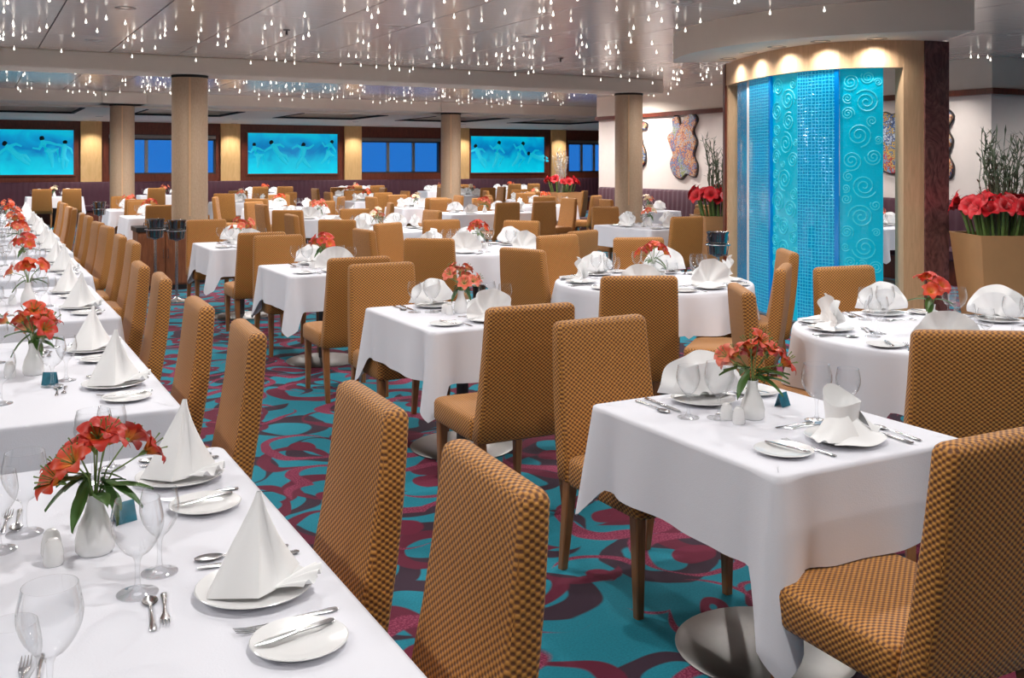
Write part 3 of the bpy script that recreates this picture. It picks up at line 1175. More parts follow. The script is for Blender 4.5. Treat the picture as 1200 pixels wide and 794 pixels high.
def napkin_fan():
    """standing half-round pleated fan with a folded foot"""
    mb = MB()

    def fan(u, v):
        a = R(4 + 172 * u)
        rr = .02 + .125 * v * (1 + .08 * math.cos((u - .5) * 2))
        z = .012 + rr * math.sin(a) * 1.06
        pleat = .016 * v * math.sin(u * math.pi * 7)
        return (rr * math.cos(a) * 1.05, pleat + .012 * math.cos((u - .5) * 3) - .03 * v * v, z)
    mb.grid(fan, 56, 8)

    def fan2(u, v):
        a = R(18 + 144 * u)
        rr = .02 + .112 * v
        return (rr * math.cos(a), .016 + .012 * v * math.sin(u * math.pi * 5 + 1) + .012 * v, .010 + rr * math.sin(a))
    mb.grid(fan2, 40, 6)

    def foot(u, v):
        a = R(200 + 140 * u)
        rr = .02 + .10 * v
        return (rr * math.cos(a) * 1.15, rr * math.sin(a) * .8 + .02, .030 * (1 - v) ** 1.5 + .004 + .004 * math.sin(u * math.pi * 4) * v)
    mb.grid(foot, 22, 6)
    return mb


def napkin_crown():
    """open upright cuff with spread wings"""
    mb = MB()

    def cuff(u, v):
        a = 2 * math.pi * u
        r = .050 + .014 * v + .004 * math.cos(3 * a)
        h = .115 + .022 * math.cos(a - 1.57) - .012 * math.cos(2 * a)
        return (r * math.cos(a) * 1.1, r * math.sin(a) * .75, .006 + h * v)
    mb.grid(cuff, 40, 8)
    for s in (-1, 1):
        def wing(u, v, s=s):
            x = s * (.035 + .105 * v)
            y = (u - .5) * .15 * (1 - .55 * v)
            return (x, y - .01, .006 + .085 * (1 - v) ** 1.2 * (1 - (2 * u - 1) ** 2) + .006 * math.sin(u * 9) * v + .006 * v)
        mb.grid(wing, 14, 8)

    def front(u, v):
        a = R(205 + 130 * u)
        rr = .04 + .085 * v
        return (rr * math.cos(a) * 1.1, rr * math.sin(a), .055 * (1 - v) ** 1.6 + .005 + .003 * math.sin(u * 12) * v)
    mb.grid(front, 20, 6)
    return mb


nap_m = {'peak': napkin_peak().mesh('napkin', 'napkin', True, 75), 'fan': napkin_fan().mesh('napkin', 'napkin', True, 75), 'crown': napkin_crown().mesh('napkin', 'napkin', True, 75)}

shaker_m = MB().lathe([(.001, 0), (.019, 0), (.021, .006), (.020, .03), (.016, .046), (.010, .054), (.001, .056)], 20).mesh('shaker', 'porcelain')
vase_m = MB().lathe([(.001, 0), (.034, 0), (.040, .008), (.041, .03), (.034, .06), (.022, .088), (.017, .108), (.020, .128), (.0185, .128), (.015, .108), (.001, .10)], 28).mesh('vase', 'porcelain')
card_mb = MB().loft([[(-.035, -.022, 0), (.035, -.022, 0), (.035, .0, .062), (-.035, .0, .062)], [(-.035, -.019, 0), (.035, -.019, 0), (.035, .0015, .058), (-.035, .0015, .058)]])
card_mb.loft([[(-.035, .022, 0), (.035, .022, 0), (.035, .0, .062), (-.035, .0, .062)], [(-.035, .019, 0), (.035, .019, 0), (.035, -.0015, .058), (-.035, -.0015, .058)]])
card_m = card_mb.mesh('table_card', 'card_teal', False)

# ------------------------------------------------------------------ flowers
def petal_mb(ln, wd, curl, cup=.25):
    mb = MB()

    def f(u, v):
        w2 = wd * math.sin(math.pi * (.10 + .86 * v)) ** .8
        x = (u - .5) * 2 * w2
        r = ln * v
        z = ln * (.55 * math.sin(v * math.pi * .62) - curl * v * v) + cup * abs(x) * (1 - .3 * v)
        return (x, r * .86, z)
    mb.grid(f, 4, 6)
    mb.ln = ln
    return mb


def petal_mesh(mb, mat):
    ln = mb.ln
    return mb.mesh('petal', mat, True, 80, uv=lambda c: (c.x / ln + .5, c.y / ln / .86))


def blossom_core(ln, mat):
    mb = MB()
    mb.lathe([(.002, -.012), (.0045, -.004), (.006, .004), (.003, .008)], 6)
    for k in range(5):
        a = k * 1.26
        mb.tube([(0, 0, 0), (.25 * ln * math.cos(a), .25 * ln * math.sin(a), .6 * ln), (.36 * ln * math.cos(a), .36 * ln * math.sin(a), .85 * ln)], [.0009, .0009, .0018], 4)
    return mb.mesh('stamens', mat)


PET = {}
for key in ('petal_red', 'petal_orange', 'petal_coral', 'petal_cream'):
    a = petal_mb(.050, .0175, .16)
    PET[key] = (petal_mesh(a, key), blossom_core(.05, 'stem_green'))
    j = MB()
    j.ln = .052
    PET[key + '_joined'] = None
    jm = MB()
    for k in range(6):
        jm.add(a, Matrix.Rotation(R(60 * k), 4, 'Z'))
    PET[key + '_joined'] = jm.mesh('blossom', key, True, 80, uv=lambda c: (.5, math.hypot(c.x, c.y) / .045))
leaf_mb = MB().grid(lambda u, v: ((u - .5) * 2 * .017 * math.sin(math.pi * (.04 + .94 * v)), .105 * v, -.035 * v * v + .006 * abs(2 * u - 1)), 4, 8)
leaf_m = leaf_mb.mesh('leaf', 'leaf', True, 80)
leaf_small = MB().add(leaf_mb, Matrix.Scale(.5, 4)).mesh('leaf', 'leaf', True, 80)


def orient(direction):
    return Vector(direction).to_track_quat('Z', 'Y').to_euler()


def arrangement(seed, scheme, detail, spread=1.0):
    """bud vase with alstroemeria; local origin at the foot of the vase"""
    q = random.Random(seed)
    e = empty('flower_vase')
    part('vase', vase_m, e)
    n = 10 if detail else 7
    for k in range(n):
        a = 2.4 * k + q.uniform(-.3, .3)
        rr = (q.uniform(.055, .10) if k % 3 else q.uniform(.015, .05)) * spread
        h = q.uniform(.165, .225) + (.035 if k % 3 == 0 else 0)
        tip = Vector((rr * math.cos(a), rr * math.sin(a), h))
        mid = Vector((tip.x * .35, tip.y * .35, .17))
        key = scheme[k % len(scheme)]
        part('stem', MB().tube([(0, 0, .10), mid, tip], [.0022, .002, .0018], 5).mesh('stem', 'stem_green'), e)
        dirn = Vector((tip.x * 9 + q.uniform(-.25, .25), tip.y * 9 + q.uniform(-.25, .25), .55)).normalized()
        rot = orient(dirn)
        s = q.uniform(.95, 1.2)
        if detail:
            bl = part('blossom', PET[key][1], e, tip, rot, (s, s, s))
            for j in range(6):
                part('petal', PET[key][0], bl, (0, 0, 0), (0, 0, R(60 * j + q.uniform(-6, 6))), (1, 1, q.uniform(.8, 1.2)))
        else:
            part('blossom', PET[key + '_joined'], e, tip, rot, (s * 1.1, s * 1.1, s * 1.1))
    for k in range(14 if detail else 6):
        a = q.uniform(0, 6.28)
        h = q.uniform(.125, .17)
        part('leaf', leaf_m if k % 3 else leaf_small, e, (.012 * math.cos(a), .012 * math.sin(a), h), (R(q.uniform(-55, 25)), 0, a - math.pi / 2), None)
    return e


ARR = []
PARK = []


def flowers(loc, kind, label, rz=0.0):
    spec = ARR_SPEC[kind]
    if kind not in ARR_PROTO:
        e = arrangement(*spec)
        ARR_PROTO[kind] = e
    else:
        e = copy_tree(ARR_PROTO[kind])
    e.location = loc
    e.rotation_euler = (0, 0, rz)
    tag(e, label, 'flowers', 'bud vases of flowers on the tables')
    return e


ARR_SPEC = {
    'red_d': (3, ['petal_red', 'petal_red', 'petal_orange'], True, 1.15),
    'orange_d': (8, ['petal_orange', 'petal_red', 'petal_coral'], True, 1.0),
    'coral_d': (14, ['petal_coral'], True, .9),
    'red': (21, ['petal_red', 'petal_orange'], False, 1.0),
    'orange': (22, ['petal_orange', 'petal_orange', 'petal_coral'], False, 1.0),
    'cream': (23, ['petal_cream', 'petal_coral', 'petal_cream'], False, 1.0),
    'coral': (24, ['petal_coral', 'petal_orange'], False, .95),
}
ARR_PROTO = {}

# ------------------------------------------------------------------ tablecloths
def cloth_rect(wd, ln, drop, tip, seed):
    q = random.Random(seed)
    rad = .028
    per, kinds = [], []
    ns, nc = 30, 8
    corners = [(wd / 2 - rad, -ln / 2 + rad, -90), (wd / 2 - rad, ln / 2 - rad, 0), (-wd / 2 + rad, ln / 2 - rad, 90), (-wd / 2 + rad, -ln / 2 + rad, 180)]
    for k, (cx, cy, a0) in enumerate(corners):
        for i in range(nc + 1):
            a = R(a0 + 90 * i / nc)
            per.append((cx + rad * math.cos(a), cy + rad * math.sin(a), math.cos(a), math.sin(a)))
        nx, ny, a1 = corners[(k + 1) % 4]
        a = R(a0 + 90)
        ex, ey = cx + rad * math.cos(a), cy + rad * math.sin(a)
        fx, fy = nx + rad * math.cos(a), ny + rad * math.sin(a)
        for i in range(1, ns):
            t = i / ns
            t = t - .10 * math.sin(2 * math.pi * t) / 1.0
            per.append((ex + (fx - ex) * t, ey + (fy - ey) * t, math.cos(a), math.sin(a)))
    n = len(per)
    # arc length and distance to the nearest corner midpoint
    s = [0]
    for i in range(1, n):
        s.append(s[-1] + math.hypot(per[i][0] - per[i - 1][0], per[i][1] - per[i - 1][1]))
    tot = s[-1] + math.hypot(per[0][0] - per[-1][0], per[0][1] - per[-1][1])
    cs_ = [s[k * (nc + ns)] + rad * math.pi / 4 for k in range(4)]
    ph = [q.uniform(0, 6.28) for _ in range(6)]
    skew = [q.uniform(-.03, .03) for _ in range(4)]
    mb = MB()
    steps = [0, .04, .1, .2, .35, .5, .65, .8, .92, 1.0]
    rings_ = []
    for k in (.12, .45, .8):
        rings_.append([(p[0] * k, p[1] * k, ZT) for p in per])
    for ins, dz in ((.03, 0), (.010, 0)):
        rings_.append([(p[0] - p[2] * ins, p[1] - p[3] * ins, ZT + dz) for p in per])
    rings_.append([(p[0] - p[2] * .002, p[1] - p[3] * .002, ZT - .002) for p in per])
    for st in steps:
        r = []
        for i, p in enumerate(per):
            ds = [((s[i] - c + tot / 2) % tot) - tot / 2 for c in cs_]
            k = min(range(4), key=lambda q2: abs(ds[q2]))
            dc = ds[k]
            ad = abs(dc)
            g = math.exp(-(dc / .06) ** 2)
            tk = tip[k] if isinstance(tip, tuple) else tip
            Lh = drop + (tk - drop) * max(0, 1 - ad / .085) ** 1.0
            sd = st * Lh
            rip = .008 * math.sin(s[i] * 11 + ph[0]) + .006 * math.sin(s[i] * 23 + ph[1])
            out = .006 + .012 * st + rip * st + .12 * g * sd - .020 * math.exp(-((ad - .12) / .045) ** 2) * st
            tx, ty = -p[3], p[2]
            sk = skew[k] * g * st
            r.append((p[0] + p[2] * out + tx * sk, p[1] + p[3] * out + ty * sk, ZT - .006 - sd))
        rings_.append(r)
    mb.loft(list(rings_), True, True, False)
    return mb


def cloth_round(rad, drop, seed, lifts=()):
    q = random.Random(seed)
    n = 144
    k1, k2 = q.choice((9, 10, 11)), q.choice((15, 17))
    p1, p2 = q.uniform(0, 6), q.uniform(0, 6)
    rings_ = []
    for r0, z in ((rad * .1, ZT), (rad * .5, ZT), (rad - .03, ZT), (rad - .01, ZT), (rad, ZT - .003), (rad + .006, ZT - .012)):
        rings_.append([(r0 * math.cos(2 * math.pi * i / n), r0 * math.sin(2 * math.pi * i / n), z) for i in range(n)])
    for st in (.08, .2, .35, .5, .65, .8, .92, 1.0):
        ring = []
        for i in range(n):
            a = 2 * math.pi * i / n
            o = rad + .008 + .035 * st + st * (.026 * math.sin(k1 * a + p1) + .014 * math.sin(k2 * a + p2))
            lf = 0
            for c in lifts:
                da = abs((a - c + math.pi) % (2 * math.pi) - math.pi)
                lf = max(lf, 1 - max(0, min(1, (da - .36) / .2)))
            ring.append((o * math.cos(a), o * math.sin(a), ZT - .012 - (drop + (.262 - drop) * lf) * st))
        rings_.append(ring)
    return MB().loft(rings_, True, True, False)


ped_m = MB().lathe([(.034, .02), (.034, .70), (.12, .715), (.12, .722)], 20).mesh('pedestal', 'dark_steel')
base_m = MB().lathe([(.001, 0), (.29, 0), (.295, .006), (.28, .014), (.12, .022), (.04, .03), (.034, .03)], 48).mesh('base', 'brushed_steel')
CLOTHS = {}
TABLES = []


def setting(ex, ey, F, where, detail, nap, zi=0.0, mirror=1, offs=0.0):
    """one place setting; (ex, ey) on the table edge, F pointing inwards"""
    Rv = (F[1], -F[0])
    rz = math.atan2(-F[0], F[1])
    q = random.Random(hash((round(ex, 3), round(ey, 3))) & 0xffff)

    def at(r, f, z=0):
        return (ex + Rv[0] * r + F[0] * f, ey + Rv[1] * r + F[1] * f, ZT + z)

    def put(name, me, r, f, a, label, cat, group, z=0.0005, tilt=0, s=1.0):
        o = obj(name, me, None, at(r, f, z), (tilt, 0, rz + R(a)), (s if isinstance(s, tuple) else (s, s, s)) if s != 1 else None)
        tag(o, label + ' ' + where, cat, group)
        return o
    put('dinner_plate', plate_m, 0, .165, 0, 'white dinner plate at', 'plate', 'dinner plates')
    na = q.uniform(-18, 18)
    base = {'peak': 'white peaked napkin at', 'fan': 'white fan-folded napkin at', 'crown': 'white napkin folded as open cuff at'}[nap]
    sc = q.uniform(.94, 1.06)
    sc *= .87 if nap == 'peak' else 1
    put('folded_napkin', nap_m[nap], 0, .165, na, base, 'napkin', 'folded napkins', .0135, 0, (sc, sc, sc * q.uniform(.9, 1.06) * (1.08 if nap == 'peak' else 1)))
    put('water_goblet', goblet_m, .10, .37, 0, 'large clear goblet at', 'glass', 'goblets and wine glasses')
    put('wine_glass', wine_m, .185, .315, 0, 'smaller clear wine glass at', 'glass', 'goblets and wine glasses')
    if detail >= 2:
        put('bread_plate', bread_m, -.255, .15, 0, 'small white bread plate at', 'plate', 'bread plates')
        put('butter_knife', bknife_m, -.24, .155, 12, 'butter knife on bread plate at', 'knife', 'cutlery', .0145)
        put('table_fork', fork_m, -.160, .145, 4, 'table fork left of the plate at', 'fork', 'cutlery')
        put('table_knife', knife_m, .158, .14, -3, 'table knife right of the plate at', 'knife', 'cutlery')
    if detail >= 3:
        put('table_spoon', spoon_m, .205, .14, -3, 'soup spoon right of the knife at', 'spoon', 'cutlery')
        put('dessert_fork', fork_m, .0, .335, 82, 'dessert fork above the plate at', 'fork', 'cutlery', .0005, 0, .78)
        put('dessert_spoon', spoon_m, -.005, .360, -96, 'dessert spoon above the plate at', 'spoon', 'cutlery', .0005, 0, .78)


def table(cx, cy, shape, size, phrase, seats, detail=2, fl='coral', drop=.27, tip=.44, nap='fan', fl_at=(0, 0), seed=None, cloth_label=None, extras=True):
    """seats: list of (seat phrase, edge spec, chair spec); edge spec: ('E', off) etc. or angle in degrees for round"""
    e = tag(empty('restaurant_table', (cx, cy, 0)), 'steel pedestal dining table below the cloth, ' + phrase, 'table', 'restaurant tables')
    if shape == 'rect':
        wd, ln = size
        top = MB().bevbox(-wd / 2, wd / 2, -ln / 2, ln / 2, .722, .750, .008).mesh('table_top', 'leg_wood')
        key = ('r', wd, ln, drop, tip, seed or 0)
        if key not in CLOTHS:
            CLOTHS[key] = cloth_rect(wd + .004, ln + .004, drop, tip, seed or 1).mesh('tablecloth', 'linen', True, 70)
    else:
        rad = size
        top = MB().lathe([(.001, .722), (rad - .008, .722), (rad - .001, .730), (rad - .001, .744), (rad - .008, .750), (.001, .750)], 48).mesh('table_top', 'leg_wood')
        lifts = []
        for (sp, edge, ch) in seats:
            if isinstance(ch, (int, float)):
                lifts.append(R(edge))
            elif ch:
                tq = ch[1] if ch[0] == 'xy' else pix(ch[0], ch[1], CH)
                lifts.append(math.atan2(tq[1] - cy, tq[0] - cx))
        key = ('o', rad, drop, seed or 0, cx, cy)
        if key not in CLOTHS:
            CLOTHS[key] = cloth_round(rad + .002, drop, seed or 1, lifts).mesh('tablecloth', 'linen', True, 70)
    obj('table_top', top, e)
    peds = [0] if shape != 'rect' or max(size) < 1.4 else [-.45, .45]
    for k in peds:
        d = (0, k, 0) if shape == 'rect' and size[1] >= size[0] else (k, 0, 0)
        obj('pedestal', ped_m, e, d)
        obj('base', base_m, e, d)
    o = obj('tablecloth', CLOTHS[key], None, (cx, cy, 0))
    tag(o, ('white cloth draped over the ' if shape == 'rect' else 'white round cloth draped over the ') + phrase, 'tablecloth', 'white tablecloths')
    for (sp, edge, ch) in seats:
        if shape == 'rect':
            side, off = edge
            wd, ln = size
            ex, ey, F = {'E': (cx + wd / 2, cy + off, (-1, 0)), 'W': (cx - wd / 2, cy + off, (1, 0)), 'N': (cx + off, cy + ln / 2, (0, -1)), 'S': (cx + off, cy - ln / 2, (0, 1))}[side]
        else:
            a = R(edge)
            F = (-math.cos(a), -math.sin(a))
            ex, ey = cx - F[0] * size, cy - F[1] * size
        where = '%s, %s' % (sp, phrase)
        if detail:
            setting(ex, ey, F, where, detail, nap if isinstance(nap, str) else nap.get(sp, 'fan'))
        if ch is None:
            continue
        lab = 'gold woven upholstered chair at ' + where
        if isinstance(ch, (int, float)):          # chair pushed back by this much from the edge
            q = random.Random(int(ex * 1000 + ey * 77))
            F2 = (F[0] + q.uniform(-.1, .1), F[1] + q.uniform(-.1, .1))
            tp_ = (ex - F[0] * (ch + .31), ey - F[1] * (ch + .31))
        else:
            if len(ch) >= 2 and ch[0] == 'xy':
                tp_ = ch[1]
                F2 = ch[2] if len(ch) > 2 else F
            else:
                tp_ = pix(ch[0], ch[1], CH)
                F2 = ch[2] if len(ch) > 2 else (cx - tp_[0], cy - tp_[1]) if shape != 'rect' else F
        chair(tp_, F2, lab, 'gold woven dining chairs')
    flowers((cx + fl_at[0], cy + fl_at[1], ZT + .0005), fl, '%s flowers in a white bud vase on the %s' % ({'red': 'red', 'oran': 'orange-red', 'cora': 'coral', 'crea': 'cream'}[fl[:4] if fl[:3] != 'red' else 'red'], phrase), random.Random(int(cx * 100 + cy * 10)).uniform(0, 6))
    if extras:
        for k, nm in enumerate(('salt', 'pepper')):
            tag(obj('%s_shaker' % nm, shaker_m, None, (cx + fl_at[0] + (.075 if size == .7 or shape != 'rect' else -.085), cy + fl_at[1] + (.03 if k else -.03), ZT + .0005)),
                'small white %s shaker beside the vase on the %s' % (nm, phrase), 'shaker', 'salt and pepper shakers')

# ------------------------------------------------------------------ the tables, their settings and chairs
# row of four-seat tables along the left edge
rows = [(2.22, 'nearest table of the left row', (577, 541), (435, 461), 'red_d', 3),
        (4.45, 'second table of the left row', (291, 381), (234, 352), 'orange_d', 3),
        (6.72, 'third table of the left row', (190, 322), (165, 308), 'orange', 2),
        (8.98, 'fourth table of the left row', None, None, 'red', 2),
        (11.2, 'fifth table of the left row', None, None, 'orange', 2),
        (13.4, 'sixth table of the left row', None, None, 'coral', 1),
        (15.6, 'seventh table of the left row', None, None, 'orange', 1),
        (17.8, 'eighth table of the left row', None, None, 'coral', 1)]
for k, (y, ph, c1, c2, fl, dt) in enumerate(rows):
    xo = (0, -.015, .07, .15, .20, .24, .27, .30)[k]
    s1 = c1 + ((-1, .06),) if c1 else .05
    s2 = c2 + ((-1, .03),) if c2 else .05
    table(.20 + xo, y, 'rect', (.92, 1.68), ph,
          [('near aisle place', ('E', -.24 if k == 0 else -.38), s1), ('far aisle place', ('E', .56 if k == 0 else .42), s2),
           ('near outer place', ('W', -.40), None), ('far outer place', ('W', .42), None)],
          dt, fl, .27, .42, 'peak', (.04, .13 if k == 0 else 0), k + 1)
# two-seat tables up the middle aisle
table(2.31, 2.50, 'rect', (.76, .92), 'front right square table', [('near place', ('S', .04), (1178, 506, (.02, 1))), ('far place', ('N', -.02), (703, 372, (.02, -1)))], 3, 'orange_d', .27, (.44, .40, .40, .53), {'near place': 'crown', 'far place': 'fan'}, (-.02, .04), 31)
table(2.45, 5.10, 'rect', (.80, .96), 'square table with coral flowers', [('near place', ('S', 0), (622, 357, (.03, 1))), ('far place', ('N', -.04), (447, 308, (0, -1)))], 3, 'coral_d', .27, .44, 'fan', (0, .02), 32)
table(2.52, 7.86, 'rect', (.80, .96), 'third middle-aisle square table', [('near place', ('S', 0), (421, 301, (.03, 1))), ('far place', ('N', 0), (326, 275, (0, -1)))], 2, 'red', .27, .44, 'fan', (0, 0), 33)
table(2.50, 10.55, 'rect', (.80, .96), 'square table beside the bucket stands', [('near place', ('S', 0), (307, 272, (.03, 1))), ('far place', ('N', 0), (242, 257, (0, -1)))], 2, 'coral', .27, .44, 'fan', (0, 0), 34)
table(2.55, 16.9, 'rect', (.80, .96), 'square table behind the left column', [('near place', ('S', 0), .22), ('far place', ('N', 0), .2)], 1, 'red', .27, .44, 'fan', (0, 0), 35, extras=False)
table(2.6, 19.6, 'rect', (.80, .96), 'farthest middle-aisle square table', [('near place', ('S', 0), .22), ('far place', ('N', 0), .2)], 1, 'coral', .27, .44, 'fan', (0, 0), 36, extras=False)
# round tables in line with the water wall
table(4.31, 3.42, 'round', .70, 'round table by the red planter',
      [('front place', 222, (1138, 387, (.55, .84))), ('left place', 150, (868, 336)), ('back place', 70, ('xy', (4.72, 4.42), (-.12, -1))), ('right place', 5, None), ('near right place', -65, None)],
      3, 'red', .46, 0, 'fan', (.02, .05), 41)
table(4.33, 5.84, 'round', .70, 'round table before the water wall',
      [('front left place', 225, (749, 323, (.42, .9))), ('left place', 162, (612, 291, (.95, .3))), ('back left place', 105, (653, 275, (.1, -1))), ('back place', 45, ('xy', (5.02, 6.98), (-.45, -1))),
       ('right place', -28, (923, 293, (-.85, .5))), ('front right place', -82, ('xy', (4.42, 4.62), (-.65, .75)))],
      3, 'red', .50, 0, 'fan', (0, 0), 42)
table(4.45, 8.90, 'round', .68, 'third round table from the front',
      [('front left place', 229, (503, 279, (.6, .8))), ('front right place', -58, (683, 270, (-.38, 1.0))), ('back right place', 25, ('xy', (5.38, 9.68), (-.85, -.6))), ('back place', 75, ('xy', (4.66, 10.25), (-.1, -1))),
       ('left place', 175, ('xy', (3.32, 9.1), (1, .05))), ('back left place', 125, ('xy', (3.9, 9.95), (.5, -.85)))],
      2, 'red', .46, 0, 'fan', (0, 0), 43)
table(4.60, 12.1, 'round', .68, 'fourth round table from the front',
      [('front left place', 225, (395, 257, (.6, .8))), ('left place', 175, (341, 251, (1, 0))), ('back left place', 88, ('xy', (4.72, 13.3), (.0, -1))), ('right place', 0, (507, 246, (-1, -.1))), ('back right place', 42, None)],
      2, 'cream', .46, 0, 'fan', (0, 0), 44)
table(4.85, 15.3, 'round', .68, 'fifth round table from the front',
      [('front place', 235, (337, 246, (.6, .8))), ('left place', 180, (306, 239, (1, .1))), ('back left place', 130, (297, 236, (.6, -.8))), ('right place', -10, .15), ('back place', 70, .15)],
      1, 'coral', .46, 0, 'fan', (0, 0), 41, extras=False)
# tables towards the mosaic wall
table(8.05, 10.95, 'rect', (.92, 1.3), 'square-cornered table left of the planter', [('near place', ('S', 0), ('xy', (7.5, 9.45), (.1, 1))), ('far place', ('N', 0), (709, 242, (-.1, -1))), ('left place', ('W', .1), None), ('right place', ('E', 0), .2)], 2, 'cream', .27, .44, 'fan', (0, 0), 51)
table(7.85, 15.45, 'rect', (1.7, .92), 'long table at the right column', [('near left place', ('S', -.42), (595, 237, (0, 1))), ('near right place', ('S', .42), (638, 236, (0, 1))), ('right end place', ('E', 0), (667, 232, (-1, -.1))), ('far left place', ('N', -.42), .15), ('far right place', ('N', .42), .15)], 1, 'orange', .27, .44, 'fan', (0, 0), 52, extras=False)
table(10.78, 14.7, 'rect', (.80, .9), 'wall table under the left mosaic', [('aisle place', ('W', 0), .2), ('bench place', ('E', 0), None)], 1, 'cream', .27, .44, 'fan', (0, 0), 35, extras=False)
table(10.78, 12.0, 'rect', (.80, .9), 'wall table under the middle mosaic', [('aisle place', ('W', 0), .2), ('bench place', ('E', 0), None)], 1, 'coral', .27, .44, 'fan', (0, 0), 35, extras=False)
table(10.78, 9.5, 'rect', (.80, .9), 'wall table behind the water wall', [('aisle place', ('W', 0), .2), ('bench place', ('E', 0), None)], 1, 'cream', .27, .44, 'fan', (0, 0), 35, extras=False)
table(10.3, 17.6, 'round', .68, 'round table before the far planter', [('front place', 240, .2), ('left place', 170, .2), ('right place', -60, .2), ('back place', 80, .15)], 1, 'orange', .46, 0, 'fan', (0, 0), 42, extras=False)
table(7.6, 17.9, 'rect', (.92, .92), 'square table left of picture centre', [('near place', ('S', 0), .2), ('far place', ('N', 0), .2), ('left place', ('W', 0), .15), ('right place', ('E', 0), .15)], 1, 'cream', .27, .44, 'fan', (0, 0), 53, extras=False)
table(5.2, 18.9, 'round', .68, 'round table right of the left column', [('front place', 235, .2), ('left place', 160, .2), ('right place', -30, .2), ('back place', 75, .15)], 1, 'orange', .46, 0, 'fan', (0, 0), 43, extras=False)
table(7.9, 21.4, 'rect', (.92, .92), 'square table under the three-pane window', [('near place', ('S', 0), .2), ('far place', ('N', 0), .2), ('left place', ('W', 0), .15), ('right place', ('E', 0), .15)], 1, 'coral', .27, .44, 'fan', (0, 0), 53, extras=False)
table(11.7, 20.4, 'round', .68, 'round table right of the far column', [('front place', 240, .2), ('left place', 165, .2), ('right place', -45, .2), ('back place', 80, .15)], 1, 'cream', .46, 0, 'fan', (0, 0), 44, extras=False)
table(5.3, 22.4, 'round', .68, 'round table before the middle picture', [('front place', 240, .2), ('left place', 165, .2), ('right place', -40, .2), ('back place', 80, .15)], 1, 'cream', .46, 0, 'fan', (0, 0), 42, extras=False)
table(8.6, 24.6, 'rect', (.92, .92), 'square table second from the window bench', [('near place', ('S', 0), .2), ('left place', ('W', 0), .15), ('right place', ('E', 0), .15), ('far place', ('N', 0), .15)], 1, 'orange', .27, .44, 'fan', (0, 0), 53, extras=False)
table(11.9, 24.2, 'rect', (.92, .92), 'square table before the right picture', [('near place', ('S', 0), .2), ('left place', ('W', 0), .15), ('right place', ('E', 0), .15), ('far place', ('N', 0), .15)], 1, 'cream', .27, .44, 'fan', (0, 0), 53, extras=False)
for k, (x, ph) in enumerate(((1.9, 'bench table under the left picture'), (4.6, 'bench table under the left window'), (7.3, 'bench table under the middle picture'), (10.0, 'bench table under the three-pane window'), (12.8, 'bench table under the right picture'), (15.2, 'bench table under the right window'))):
    table(x, 28.1, 'rect', (1.3, .80), ph, [('near left place', ('S', -.34), .2), ('near right place', ('S', .34), .2), ('bench left place', ('N', -.34), None), ('bench right place', ('N', .34), None)], 1, ('cream', 'coral', 'orange')[k % 3], .27, .44, 'fan', (0, 0), 54, extras=False)

# small folded cards
for (x, y, a, lab) in ((.32, 2.52, 20, 'small teal folded card behind the vase, nearest left table'), (.27, 4.22, -25, 'small teal folded card by the glasses, second left table'), (2.5, 2.62, 15, 'small teal folded card behind the goblet, front right table')):
    tag(obj('table_card', card_m, None, (x, y, ZT + .0005), (0, 0, R(a)), (.75, .75, .75)), lab, 'card', 'folded table cards')

# ------------------------------------------------------------------ planters with amaryllis and curly branches
am_mb = petal_mb(.125, .045, .14, .2)
am_pet = petal_mesh(am_mb, 'petal_scarlet')
am_core = blossom_core(.10, 'petal_scarlet')
def tapered_pot(w0, w1, h):
    return MB().loft([rrect(0, 0, w0, w0, .02, 2, 0), rrect(0, 0, w1, w1, .02, 2, h - .015), rrect(0, 0, w1 + .01, w1 + .01, .02, 2, h), rrect(0, 0, w1 - .05, w1 - .05, .02, 2, h), rrect(0, 0, w1 - .05, w1 - .05, .02, 2, h - .06)])


def branch_mesh(q, h, mat, leafy):
    mb = MB()
    a = q.uniform(0, 6.28)
    r0 = q.uniform(.02, .12)
    pts = []
    n = 12
    ph, amp, lean = q.uniform(0, 6), q.uniform(.02, .055), q.uniform(.02, .16)
    for i in range(n + 1):
        t = i / n
        rr = r0 + lean * t ** 1.6
        pts.append((rr * math.cos(a) + amp * t * math.sin(ph + 9 * t), rr * math.sin(a) + amp * t * math.cos(ph + 8 * t), h * t))
    mb.tube(pts, [.010 * (1 - .7 * i / n) for i in range(n + 1)], 5)
    for i in range(n // 2, n + 1):
        for s in range(2 if leafy else 1):
            p = Vector(pts[i])
            d = Vector((q.uniform(-1, 1), q.uniform(-1, 1), q.uniform(.1, 1.2))).normalized()
            ln = q.uniform(.05, .13)
            side = d.cross(Vector((0, 0, 1))).normalized() * .008
            mb.loft([[p - side * .3, p + side * .3], [p + d * ln * .5 - side, p + d * ln * .5 + side], [p + d * ln, p + d * ln + side * .05]], False)
    return mb.mesh('branch', mat, True, 80)


